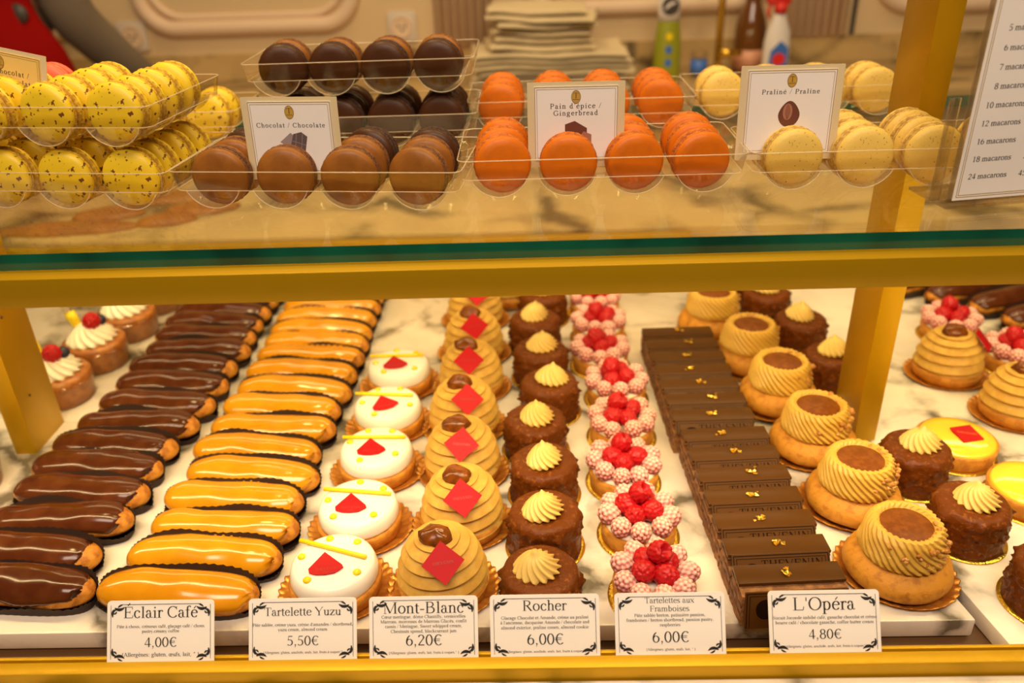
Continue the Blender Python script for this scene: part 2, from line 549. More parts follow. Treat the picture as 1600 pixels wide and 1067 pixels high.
G = {
    ' ': (.25, []),
    'a': (.44, [A(.19, .30, .115, .14, 20, 165), L(.30, .03, .30, .33, TK), A(.19, .125, .13, .12, 75, 300), L(.30, .05, .36, .01), L(.36, .01, .43, .05), D(.095, .335, .038)]),
    'b': (.5, ST(.12, 0, .68, 'f') + [A(.25, .225, .165, .215, -150, 150)]),
    'c': (.44, [A(.24, .225, .175, .215, 40, 325), D(.36, .35, .042)]),
    'd': (.5, ST(.37, 0, .68, 'fr') + [A(.25, .225, .165, .215, 30, 330)]),
    'e': (.44, [A(.23, .225, .175, .215, 10, 325), L(.06, .262, .40, .262)]),
    'f': (.33, ST(.14, 0, .56, 'b') + [A(.25, .55, .11, .12, 50, 180), L(.02, .43, .27, .43), D(.31, .625, .038)]),
    'g': (.5, [A(.22, .29, .14, .15, 0, 360), A(.23, -.10, .19, .10, 0, 360), L(.13, .17, .11, .06, .05), L(.11, .04, .36, .0, .06), L(.33, .41, .46, .42, .05)]),
    'h': (.5, ST(.12, 0, .68, 'fb') + [A(.25, .30, .135, .135, 0, 160)] + ST(.38, 0, .31, 'b')),
    'i': (.28, ST(.14, 0, .44, 'fb') + [D(.14, .60, .052)]),
    'j': (.28, ST(.16, -.10, .44, 'f') + [A(.07, -.10, .09, .11, 270, 360), D(.16, .60, .052)]),
    'k': (.5, ST(.12, 0, .68, 'fb') + [L(.15, .18, .40, .42), L(.22, .25, .43, .01, TK), S_(.43, .012), S_(.39, .43, .06)]),
    'l': (.28, ST(.14, 0, .68, 'fb')),
    'm': (.78, ST(.12, 0, .44, 'fb') + [A(.25, .30, .13, .135, 0, 160), A(.51, .30, .13, .135, 0, 160)] + ST(.38, 0, .31, 'b') + ST(.64, 0, .31, 'b')),
    'n': (.5, ST(.12, 0, .44, 'fb') + [A(.25, .30, .135, .135, 0, 160)] + ST(.38, 0, .31, 'b')),
    'o': (.5, [A(.25, .225, .19, .215, 0, 360)]),
    'p': (.5, ST(.12, -.21, .44, 'fb') + [A(.25, .225, .165, .215, -150, 150)]),
    'q': (.5, ST(.38, -.21, .44, 'b') + [A(.25, .225, .165, .215, 30, 330)]),
    'r': (.34, ST(.12, 0, .44, 'fb') + [A(.25, .32, .10, .11, 50, 165), D(.31, .385, .042)]),
    's': (.39, [A(.19, .33, .125, .105, 35, 230), A(.19, .115, .135, .105, -150, 60), L(.11, .27, .28, .18, .08), L(.31, .43, .31, .32, .03), L(.055, .12, .055, .01, .03)]),
    't': (.29, [L(.13, .08, .13, .56, TK), L(.02, .43, .26, .43), A(.205, .085, .075, .075, 180, 320)]),
    'u': (.5, ST(.12, .12, .44, 'f') + [A(.24, .145, .12, .135, 180, 350)] + ST(.38, 0, .44, 'fr')),
    'v': (.48, [L(.06, .43, .26, .0, TK), L(.26, .0, .43, .43), S_(.07, .432), S_(.42, .432, .06)]),
    'w': (.7, [L(.05, .43, .21, .0, TK), L(.21, .0, .35, .40), L(.35, .43, .51, .0, TK), L(.51, .0, .65, .43), S_(.06, .432), S_(.34, .432), S_(.65, .432, .06)]),
    'x': (.48, [L(.07, .43, .41, .0, TK), L(.42, .43, .06, .0), S_(.08, .432), S_(.40, .432, .06), S_(.07, .012, .06), S_(.40, .012)]),
    'y': (.48, [L(.06, .43, .26, .02, TK), L(.43, .43, .19, -.17), D(.14, -.18, .042), S_(.07, .432), S_(.42, .432, .06)]),
    'z': (.44, [L(.04, .42, .40, .42), L(.37, .42, .07, .02, TK), L(.04, .018, .41, .018), L(.05, .42, .04, .32), L(.41, .02, .42, .12)]),
    'œ': (.72, [A(.24, .225, .18, .215, 20, 340), A(.51, .225, .165, .215, 10, 325), L(.35, .262, .68, .262)]),
    'A': (.7, [L(.07, .0, .33, .66), L(.33, .66, .61, .0, TK), L(.16, .22, .49, .22), S_(.08, .012), S_(.61, .012, .09)]),
    'B': (.65, ST(.14, 0, .66) + [A(.30, .505, .19, .145, -90, 90), A(.32, .185, .23, .175, -90, 90), L(.14, .645, .32, .645), L(.14, .355, .33, .355), L(.14, .015, .33, .015)]),
    'C': (.66, [A(.36, .33, .30, .325, 42, 322), L(.585, .66, .585, .46, .035)]),
    'E': (.61, ST(.14, 0, .66) + [L(.14, .645, .54, .645), L(.14, .345, .40, .345), L(.14, .015, .55, .015), L(.54, .65, .55, .50), L(.55, .01, .58, .17), L(.40, .42, .40, .27)]),
    'F': (.56, ST(.14, 0, .66) + [L(.14, .645, .52, .645), L(.14, .345, .40, .345), L(.51, .65, .53, .50), L(.40, .42, .40, .27)]),
    'G': (.72, [A(.37, .33, .31, .325, 45, 340), L(.59, .66, .59, .48, .035)] + ST(.60, .05, .28, 't')),
    'H': (.72, ST(.14, 0, .66) + ST(.58, 0, .66) + [L(.14, .34, .58, .34)]),
    'I': (.33, ST(.165, 0, .66)),
    'J': (.39, ST(.24, .14, .66, 't') + [A(.14, .14, .10, .14, 200, 360), D(.06, .10, .045)]),
    'L': (.61, ST(.14, 0, .66) + [L(.14, .015, .55, .015), L(.55, .01, .58, .19)]),
    'M': (.88, ST(.13, 0, .66, 'b', TN) + ST(.74, 0, .66) + [L(.13, .66, .43, .03, TK), L(.43, .03, .74, .66), S_(.10, .648), S_(.78, .648, .06)]),
    'N': (.72, ST(.13, 0, .66, 'tb', TN) + ST(.60, 0, .66, 't', TN) + [L(.13, .66, .60, .0, TK)]),
    'O': (.72, [A(.36, .33, .31, .325, 0, 360)]),
    'P': (.56, ST(.14, 0, .66) + [A(.30, .48, .20, .165, -90, 90), L(.14, .645, .32, .645), L(.14, .315, .32, .315)]),
    'R': (.66, ST(.14, 0, .66) + [A(.30, .49, .20, .155, -90, 90), L(.14, .645, .32, .645), L(.14, .335, .32, .335), L(.30, .33, .58, .0, TK), S_(.60, .012, .06)]),
    'S': (.55, [A(.27, .50, .18, .155, 30, 235), A(.27, .165, .20, .155, -150, 60), L(.15, .40, .40, .26, .09), L(.44, .66, .44, .49, .03), L(.07, .17, .07, .0, .03)]),
    'T': (.61, ST(.305, 0, .66, 'b') + [L(.04, .645, .57, .645), L(.04, .65, .03, .50), L(.57, .65, .58, .50)]),
    'V': (.7, [L(.06, .66, .36, .0, TK), L(.36, .0, .63, .66), S_(.07, .648, .09), S_(.62, .648)]),
    'Y': (.7, ST(.35, 0, .30, 'b') + [L(.06, .66, .35, .28, TK), L(.35, .28, .62, .66), S_(.08, .648, .09), S_(.62, .648)]),
    '0': (.5, [A(.25, .33, .19, .325, 0, 360)]),
    '1': (.5, ST(.26, 0, .66, 'b') + [L(.12, .58, .26, .65)]),
    '2': (.5, [A(.24, .48, .17, .17, -10, 165), L(.40, .46, .08, .04, .06), L(.06, .03, .44, .03, .06)]),
    '3': (.5, [A(.22, .50, .15, .15, -80, 150), A(.22, .18, .19, .17, -150, 85)]),
    '4': (.5, [L(.33, 0, .33, .66, TK), L(.33, .66, .04, .19), L(.03, .18, .47, .18, .05)]),
    '5': (.5, [L(.14, .645, .42, .645, .06), L(.14, .65, .10, .38), A(.21, .21, .20, .20, -140, 125)]),
    '6': (.5, [A(.25, .205, .18, .195, 0, 360), A(.42, .23, .36, .43, 115, 180)]),
    '7': (.5, [L(.05, .63, .45, .63, .06), L(.44, .63, .20, .0, .06)]),
    '8': (.5, [A(.25, .50, .15, .15, 0, 360), A(.25, .175, .18, .17, 0, 360)]),
    '9': (.5, [A(.25, .455, .18, .195, 0, 360), A(.08, .43, .36, .43, -65, 0)]),
    '€': (.56, [A(.35, .33, .24, .325, 45, 315), L(.02, .385, .44, .385), L(.02, .285, .42, .285)]),
    '.': (.25, [D(.12, .045, .05)]),
    ',': (.25, [D(.12, .045, .05), L(.15, .03, .09, -.12, .035)]),
    ':': (.28, [D(.14, .045, .05), D(.14, .38, .05)]),
    "'": (.2, [L(.10, .66, .10, .46, .05)]),
    '-': (.33, [L(.04, .22, .29, .22, .06)]),
    '/': (.3, [L(.0, -.02, .28, .68)]),
    '(': (.33, [A(.34, .24, .25, .45, 115, 245)]),
    ')': (.33, [A(-.01, .24, .25, .45, -65, 65)]),
    '*': (.5, [L(.25, .66, .25, .42), L(.14, .60, .36, .48), L(.14, .48, .36, .60)]),
    '~': (.45, []),
}
ACC = {'é': ('e', [L(.20, .52, .32, .66, .05)]), 'è': ('e', [L(.28, .52, .16, .66, .05)]), 'à': ('a', [L(.27, .52, .15, .66, .05)]),
       'â': ('a', [L(.10, .53, .21, .64, .04), L(.21, .64, .32, .53, .04)]), 'ô': ('o', [L(.14, .53, .25, .64, .04), L(.25, .64, .36, .53, .04)]),
       'É': ('E', [L(.27, .73, .40, .87, .06)]), 'ç': ('c', [L(.24, .0, .24, -.09, .04), A(.22, -.13, .07, .06, -120, 90)])}
for k, (b_, ex) in ACC.items():
    G[k] = (G[b_][0], G[b_][1] + ex)


def text_width(s, size, track=0):
    return sum(G[c][0] + track for c in s) * size


def text(mb, s, x, z, size, y, bold=1.0, align='c', track=0.0, shear=0.0, seg=14, sx=1.0):
    """flat serif letters in the XZ plane at depth y, facing -Y"""
    wd = text_width(s, size, track) * sx
    if align == 'c':
        x -= wd / 2
    elif align == 'r':
        x -= wd

    def P(px, pz, x0):
        return (x0 + (px + shear * pz) * size * sx, y, z + pz * size)
    for ch in s:
        adv, ops = G[ch]
        for op in ops:
            if op[0] == 'l':
                _, x0, y0, x1, y1, wdt = op
                dx, dy = x1 - x0, y1 - y0
                ln = math.hypot(dx, dy) or 1
                h = wdt * bold / 2
                nx, ny = -dy / ln * h, dx / ln * h
                mb.add([P(x0 + nx, y0 + ny, x), P(x1 + nx, y1 + ny, x), P(x1 - nx, y1 - ny, x), P(x0 - nx, y0 - ny, x)], [(0, 1, 2, 3)])
            elif op[0] == 'd':
                _, cx, cy, r = op
                k = 8
                mb.add([P(cx + r * bold ** .5 * math.cos(2 * PI * i / k), cy + r * math.sin(2 * PI * i / k), x) for i in range(k)], [tuple(range(k))])
            else:
                _, cx, cy, rx, ry, a0, a1, kk = op
                n = max(4, int(seg * abs(a1 - a0) / 360) + 2)
                vs = []
                for i in range(n):
                    a = R(a0 + (a1 - a0) * i / (n - 1))
                    tx, ty = -rx * math.sin(a), ry * math.cos(a)
                    ln = math.hypot(tx, ty)
                    wv = (TN + (TK * 1.05 - TN) * abs(ty / ln) ** 1.4) * bold / 2
                    nx, ny = ty / ln * wv, -tx / ln * wv
                    ex, ey = cx + rx * math.cos(a) * (1 - .04), cy + ry * math.sin(a)
                    vs += [P(ex + nx, ey + ny, x), P(ex - nx, ey - ny, x)]
                mb.add(vs, [(2 * i, 2 * i + 1, 2 * i + 3, 2 * i + 2) for i in range(n - 1)])
        x += (adv + track) * size * sx
    return mb


def flat_line(mb, x0, z0, x1, z1, wd, y):
    dx, dz = x1 - x0, z1 - z0
    ln = math.hypot(dx, dz)
    nx, nz_ = -dz / ln * wd / 2, dx / ln * wd / 2
    return mb.add([(x0 + nx, y, z0 + nz_), (x1 + nx, y, z1 + nz_), (x1 - nx, y, z1 - nz_), (x0 - nx, y, z0 - nz_)], [(0, 1, 2, 3)])


def flat_frame(mb, x0, x1, z0, z1, wd, y):
    flat_line(mb, x0, z0, x1, z0, wd, y)
    flat_line(mb, x0, z1, x1, z1, wd, y)
    flat_line(mb, x0, z0, x0, z1, wd, y)
    flat_line(mb, x1, z0, x1, z1, wd, y)
    return mb


def flat_ell(mb, cx, cz, rx, rz, y, n=28):
    return mb.add([(cx + rx * math.cos(2 * PI * i / n), y, cz + rz * math.sin(2 * PI * i / n)) for i in range(n)], [tuple(range(n))])


def flat_poly(mb, pts, y):
    return mb.add([(px, y, pz) for px, pz in pts], [tuple(range(len(pts)))])


def rounded(x0, x1, z0, z1, r, n=5):
    pts = []
    for cx, cz, a0 in ((x1 - r, z1 - r, 0), (x0 + r, z1 - r, 90), (x0 + r, z0 + r, 180), (x1 - r, z0 + r, 270)):
        for i in range(n + 1):
            a = R(a0 + 90 * i / n)
            pts.append((cx + r * math.cos(a), cz + r * math.sin(a)))
    return pts


def plate(mb, pts, y0, y1):
    """closed slab from an XZ outline between depths y0 and y1"""
    n = len(pts)
    vs = [(px, y0, pz) for px, pz in pts] + [(px, y1, pz) for px, pz in pts]
    fs = [tuple(range(n)), tuple(range(2 * n - 1, n - 1, -1))] + [(i, (i + 1) % n, n + (i + 1) % n, n + i) for i in range(n)]
    return mb.add(vs, fs)


# ------------------------------------------------------------------ the setting


def struct(name, mb, m, **k):
    return tag(mb.build(name, m, **k), kind='structure')


struct('floor', MB().box(-220, 220, -60, 252, -97, -92), 'aisle_floor', smooth=False)
struct('wall_back', MB().box(-220, 220, 245, 252, -92, 180), 'wall_paint', smooth=False)
tb = MB()
tb.box(-220, 220, 243.6, 245, 6, 13)
struct('trim_1', tb, 'marble_back', smooth=False)


def moulding(name, x0, x1, z0, z1, notch=9):
    """raised picture-frame moulding with scooped lower corners"""
    pts = [(x0, z1)]
    for i in range(7):
        a = R(90 - 90 * i / 6)
        pts.append((x0 + notch * math.sin(R(90 * i / 6)) * .0 + notch * (1 - math.cos(R(90 * i / 6))), z0 + notch * (1 - math.sin(R(90 * i / 6)))))
    for i in range(7):
        pts.append((x1 - notch * (1 - math.cos(R(90 - 90 * i / 6))), z0 + notch * (1 - math.sin(R(90 - 90 * i / 6)))))
    pts.append((x1, z1))
    m = MB()
    m.tube([(px, 244.6, pz) for px, pz in pts], 2.3, 8)
    m.tube([(px + (2.8 if px < (x0 + x1) / 2 else -2.8), 244.8, pz + 2.8) for px, pz in pts], 1.1, 6)
    return struct(name, m, 'wall_trim')


moulding('trim_2', -106, -47, 20, 150)
moulding('trim_3', 96, 160, 20, 150)
moulding('trim_4', 0, 66, 22, 150)
moulding('trim_5', -176, -122, 20, 150)
for nme, x0, x1 in (('trim_6', -25, -9), ('trim_7', 72, 88)):
    fl = MB().box(x0, x1, 243.2, 245, 13, 175)
    n = 7
    for i in range(n):
        cx = x0 + (x1 - x0) * (i + .5) / n
        fl.tube([(cx, 243.2, 13.2), (cx, 243.2, 174)], (x1 - x0) / n * .36, 8)
    struct(nme, fl, 'wall_trim')
struct('trim_8', MB().box(89.6, 90.6, 243.9, 245, 13, 175), 'dark_grey', smooth=False)

for X, Z, lab in ((-109.8, 18.5, 'white wall socket with round inset on the wall beside the red apron'), (-34.2, 18.8, 'white wall socket on the wall left of the fluted pilaster')):
    t = thing('wall_socket', lab, 'socket', (X, 245, Z - 4), group='wall sockets')
    pl = MB()
    plate(pl, rounded(-4, 4, 0, 8, .7), -1.0, 0)
    pl.build('cover_plate', 'socket_plastic', t, bevel=.15)
    c = MB().lathe([(2.9, 0), (2.9, .35), (2.5, .4), (2.3, .1), (0.01, .05)], 28)
    c.xf(Matrix.Translation((0, -1.0, 4)) @ Matrix.Rotation(PI / 2, 4, 'X'))
    o = c.build('socket_well', 'wall_trim', t, angle=.7)
    h = MB()
    for dx, dz in ((-.9, .2), (.9, .2), (0, -.9)):
        h.add(*[(lambda q: (q.v, q.f))(MB().lathe([(.01, 0), (.34, 0), (.34, .12), (.01, .12)], 12).xf(Matrix.Translation((dx, -1.12, 4 + dz)) @ Matrix.Rotation(PI / 2, 4, 'X')))][0])
    h.build('pin_hole', 'dark_grey', t)

# ------------------------------------------------------------------ back counter and service counter
t = thing('back_counter', 'marble topped cream counter along the back wall under the sockets', 'counter', (0, 225, -92))
MB().box(-215, 215, -20, 18.5, 95, 98).build('worktop', 'marble_back', t, bevel=.3)
MB().box(-214, 214, -17, 18.3, 0, 95).build('body', 'cabinet', t, smooth=False)
t = thing('service_counter', 'marble topped service counter behind the pastry case carrying dark biscuits', 'counter', (0, 140, -92))
MB().box(-215, 215, -27.2, 27, 96.5, 99.6).build('worktop', 'marble_back', t, bevel=.3)
MB().box(-214, 214, -26, 25, 0, 96.5).build('body', 'cabinet', t, smooth=False)

# ------------------------------------------------------------------ display case
case = thing('display_case', 'gold framed pastry display case with bright gold rails and posts', 'display case', (0, 40, -92))


def cbox(name, m, x0, x1, y0, y1, z0, z1, bevel=.12, parent=case):
    return MB().box(x0, x1, y0 - 40, y1 - 40, z0 + 92, z1 + 92).build(name, m, parent, bevel=bevel)


cbox('base', 'dark_base', -90, 95, 42.6, 112.5, -92, -2.0)
cbox('counter_front', 'dark_base', -90, 95, 22, 42.4, -92, -1.4)
cbox('front_rail', 'gold', -90, 95, 39.9, 40.95, -1.2, 3.0, .08)
cbox('rail_lip', 'gold', -90, 95, 41.5, 41.8, -1.2, 2.6, .05)
cbox('back_panel', 'gold', -90, 22.6, 110.2, 111.6, -2, 7.4, .1)
cbox('top_rail', 'gold', -95, 62, 51.5, 55.8, 25.85, 28.0, .06)
for x0, y0 in ((-54.35, 70.7), (32.4, 70.2)):
    p = cbox('post', 'gold', x0, x0 + 2.15, y0, y0 + 6, -.02, 120, .05)
    for dx, dz in ((1.05, 6.0), (1.05, 15.0)):
        sc = MB().lathe([(.01, 0), (.16, 0), (.16, .06), (.01, .09)], 10).xf(Matrix.Translation((x0 + 2.2, y0 + 2 - 40, dz + 92)) @ Matrix.Rotation(PI / 2, 4, 'Y'))
        if x0 < 0:
            sc.build('screw', 'dark_base', p)

led = MB().box(-75, 75, 53.2 - 40, 54 - 40, 25.72 + 92, 25.9 + 92).build('led_channel', 'white_plastic', case, smooth=False)

# marble slabs
sl = MB().prism([(-85, 46.4), (33.5, 46.4), (21.8, 110), (-85, 110)], -1.75, 0)
tag(sl.build('marble_slab', 'marble', bevel=.18), 'large white veined marble slab carrying the main rows of pastries', 'marble slab', 'marble slabs in the case')
sl = MB().prism([(35.2, 43.2), (90, 43.2), (90, 148), (16.6, 148)], -1.95, -.3)
tag(sl.build('marble_slab', 'marble', bevel=.18), 'veined marble slab right of the diagonal joint beyond the gold post', 'marble slab', 'marble slabs in the case')
sl = MB().box(-90, 95, 22, 39.8, -1.3, 1.9)
tag(sl.build('marble_ledge', 'marble', bevel=.2), 'pale marble ledge in front of the lower gold rail', 'ledge')

# glass shelf with cut-outs for the posts
t = thing('glass_shelf', 'thick clear glass shelf with dark green polished front edge carrying macaron trays', 'glass shelf', (0, 53, 28.05))
xs = [-95, -54.5, -52.0, 32.2, 34.75, 95]
ys = [.02, 17, 24.5, 40]
g = MB()
for i in range(5):
    for j in range(3):
        if j == 1 and i in (1, 3):
            continue
        for z in (0, 1.2):
            g.add([(xs[i], ys[j], z), (xs[i + 1], ys[j], z), (xs[i + 1], ys[j + 1], z), (xs[i], ys[j + 1], z)], [(0, 1, 2, 3)])
g.build('pane', 'shelf_glass', t, smooth=False)
MB().box(-95, 95, 0, .04, 0, 1.2).build('front_edge', 'green_edge', t, smooth=False)
MB().box(-95, 95, 40, 40.04, 0, 1.2).build('rear_edge', 'green_edge', t, smooth=False)

# ------------------------------------------------------------------ eclairs


def eclair_surf(u, a, seed, k=1.0, L_=13.4):
    """u in -1..1 along the length, a angle from the top"""
    x = u * L_ / 2
    r = max(1e-3, 1 - abs(u) ** 5.0) ** .5
    lump = 1 + .085 * nz(u * 2.6 + seed, math.cos(a) * .9, math.sin(a) * .9 + seed)
    ry, rz = 1.86 * r * lump * k, 1.62 * r * lump * k
    ca = math.cos(a)
    y = ry * math.sin(a)
    z = rz * ca if ca > 0 else rz * .78 * ca
    bend = .18 * math.sin(u * 2 + seed) * 1.0
    return (x * (1 + .012 * (k - 1) * 10), y + bend, 1.42 + z + .12 * math.sin(u * 3 + seed * 2))


def make_eclair(kind, seed):
    name = 'chocolate_eclair' if kind == 'choc' else 'coffee_eclair'
    t = thing(name, 'x', 'éclair')
    b = MB().grid(25, 22, lambda i, j: eclair_surf(-math.cos(PI * i / 24), 2 * PI * j / 22, seed), False, True)
    b.build('choux_body', 'choux', t)
    rnd = random.Random(seed)
    tip = rnd.uniform(.84, .95) if kind == 'choc' else rnd.uniform(.92, .97)
    nu, nv = 40, 21

    def gl(i, j):
        s = i / (nu - 1)
        u = -.965 + (tip + .965) * s
        if s > .5:
            u -= .10 * (s - .5) * 2 * abs(j / (nv - 1) - .5) * 2 * nz(seed, j * .9, 3)
        amax = R((88 if kind == 'choc' else 98) + 22 * nz(u * 1.9 + seed * 3, 0 if j < nv / 2 else 9, 1))
        e = min(1, (1 - abs(2 * s - 1)) * 7) ** .5
        q = 2 * j / (nv - 1) - 1
        amax *= .35 + .65 * e
        kk = 1.02 + .045 * min(1, (1 - abs(q)) * 6) ** .5 * e + .012 * nz(u * 4 + seed, q * 2, 5)
        if j in (0, nv - 1) or i in (0, nu - 1):
            kk = .985
        return eclair_surf(u, q * amax, seed, kk)
    MB().grid(nu, nv, gl).build('glaze', 'choc_glaze' if kind == 'choc' else 'coffee_glaze', t)
    n = 120

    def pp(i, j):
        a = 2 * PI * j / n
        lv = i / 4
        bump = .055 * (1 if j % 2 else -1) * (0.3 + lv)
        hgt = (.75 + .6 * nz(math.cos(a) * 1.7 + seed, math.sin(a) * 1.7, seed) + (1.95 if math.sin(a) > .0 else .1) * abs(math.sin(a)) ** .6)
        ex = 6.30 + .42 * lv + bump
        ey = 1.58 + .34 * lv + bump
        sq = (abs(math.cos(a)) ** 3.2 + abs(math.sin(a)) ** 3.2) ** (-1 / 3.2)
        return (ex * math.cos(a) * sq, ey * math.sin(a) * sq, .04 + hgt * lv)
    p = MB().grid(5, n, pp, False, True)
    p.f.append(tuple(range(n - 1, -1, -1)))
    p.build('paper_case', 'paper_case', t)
    return t


rnd = random.Random(11)
chY = [49.6, 53.6, 57.7, 61.7, 65.6, 69.2, 73.0, 77.0, 81.2, 85.3, 89.2, 92.9, 96.5, 99.9, 103.2, 106.5]
chX = [-35.2, -36.6, -35.6, -35.5, -35.8, -35.7, -34.8, -34.3, -34.2, -34.5, -34.0, -34.3, -34.4, -34.4, -34.3, -34.2]
protos = [make_eclair('choc', 1.7 + 2.3 * k) for k in range(4)]
for i, (y, x) in enumerate(zip(chY, chX)):
    place(protos[i % 4], (x - 7.3, y + .3, 0), R(-4 + rnd.uniform(-2, 1.5)), 'chocolate glazed éclair in dark paper case, ' + nth(i) + ' of the left éclair row', 'chocolate éclairs in the left row')
coY = [48.9, 52.8, 56.4, 60.3, 64.1, 67.9, 71.8, 75.7, 79.5, 83.3, 87.0, 90.4, 93.8, 97.2, 100.5, 103.8, 107.0]
coX = [-29.0, -28.1, -27.5, -27.9, -27.3, -27.9, -27.3, -27.4, -27.0, -27.0, -26.8, -26.8, -27.0, -27.0, -26.9, -27.0, -26.8]
protos = [make_eclair('coffee', 4.1 + 3.7 * k) for k in range(4)]
for i, (y, x) in enumerate(zip(coY, coX)):
    place(protos[i % 4], (x, y + .2, 0), R(-5 + rnd.uniform(-2, 2)), 'caramel coloured coffee éclair in brown paper, ' + nth(i) + ' of the coffee éclair row', 'coffee éclairs in the second row')
src = make_eclair('choc', 9.9)
for i, (x, y, rz, lab) in enumerate(((55.0, 106.5, 24, 'dark chocolate éclair farthest left behind the right gold post near the raspberry tart'),
                                     (59.0, 103.2, 20, 'dark chocolate éclair second from the back at the far right of the case'),
                                     (63.2, 99.6, 18, 'dark chocolate éclair third from the back at the far right of the case'),
                                     (65.5, 95.4, 16, 'dark chocolate éclair nearest the camera in the far right group'))):
    place(src, (x, y, -.28), R(rz), lab, 'chocolate éclairs at the far right')

# ------------------------------------------------------------------ shared pastry pieces


def doily(r, n=34, amp=.16):
    """fluted card board: dished disc with scalloped rim"""
    prof = [(.01, 0.0), (r * .7, 0.0), (r * .8, .05), (r * .92, .22), (r, .40), (r * .985, .44), (r * .9, .28), (r * .78, .12), (.01, .08)]

    def fn(rr, z, a, i):
        k = max(0, (rr / r - .68) / .32)
        return rr * (1 + .016 * k * math.sin(n * a)), z + amp * .55 * k * math.sin(n * a) * (1 if z > 0 else 0)
    return MB().lathe(prof, n * 5, fn).xf(Matrix.Scale(1.14, 4, (1, 0, 0)))


def board(r):
    return MB().lathe([(.01, 0), (r, 0), (r + .04, .05), (r, .12), (r * .9, .14), (.01, .14)], 48)


def red_square(parent, size, M4, seed=0, cut=False):
    """thin red chocolate plaque with faint lettering"""
    h = size / 2
    pts = [(-h, -h), (h, -h), (h, h), (-h, h)]
    if cut:
        pts = [(-h, -h * .25), (-h * .1, -h * .9), (h * .55, -h * .85), (h, -h * .2), (h, h), (-h, h)]
        pts = [(-h, h), (-h * 1.0, -h * .35), (-h * .35, -h * .62), (h * .35, -h * .38), (h, h)]
    m = MB()
    plate(m, pts, -.06, .06).xf(M4)
    o = m.build('chocolate_plaque', 'red_choc', parent, smooth=False)
    tx = MB()
    text(tx, 'THEVENIN', 0, -.12, size * .205, -.072, 1.2, seg=8)
    tx.xf(M4 @ Matrix.Rotation(R(0), 4, 'Y'))
    tx.build('lettering', 'red_choc_text', o, smooth=False)
    return o


def rosette(r, h, n, twist, seed=0, peak=.9):
    """star-piped cream swirl ending in a peak"""
    prof = []
    for i in range(45):
        s = i / 44
        prof.append((r * (1 - s) ** .46 * (1.0 if s > .2 else .84 + s * .8), h * (s ** 1.1)))
    prof[-2] = (prof[-2][0] * .7, h * 1.10)
    prof[-1] = (.02, h * 1.26)

    def fn(rr, z, a, i):
        s = z / h
        return rr * (1 + .11 * math.sin(n * (a + twist * s)) * (1 if s < .93 else .2)), z
    return MB().lathe([(.01, 0.0)] + prof, n * 6, fn)


def raspberry_mesh(seed, hollow=False):
    rnd = random.Random(seed)
    dots = []
    N = 62
    for i in range(N):
        z = 1 - 2 * (i + .5) / N
        a = i * 2.399963
        dots.append(Vector((math.sqrt(1 - z * z) * math.cos(a), math.sqrt(1 - z * z) * math.sin(a), z)))
    cosw = math.cos(.275)

    def k(d):
        m = max(p.dot(d) for p in dots)
        t = max(0.0, (m - cosw) / (1 - cosw))
        b = .86 + .15 * t ** .7
        if hollow and d.z > .80:
            b *= 1 - .75 * min(1, (d.z - .80) / .10)
        return b * (1 - .12 * max(0, -d.z))
    return MB().ell((0, 0, 0), (.98, .98, 1.2), 36, 56, k)


_mesh_cache = {}


def berry(parent, name, kind, loc, rot, scale=1.0):
    """one raspberry; meshes are shared between berries"""
    key = (kind,)
    if key not in _mesh_cache:
        o = raspberry_mesh(3, kind == 'hollow').build(name, 'sugared_raspberry' if kind == 'sugar' else 'raspberry', None)
        _mesh_cache[key] = o.data
        bpy.data.objects.remove(o)
    o = bpy.data.objects.new(name, _mesh_cache[key])
    COL.objects.link(o)
    o.parent = parent
    o.location = Vector(loc) * S
    o.rotation_euler = rot
    o.scale = (scale,) * 3
    return o


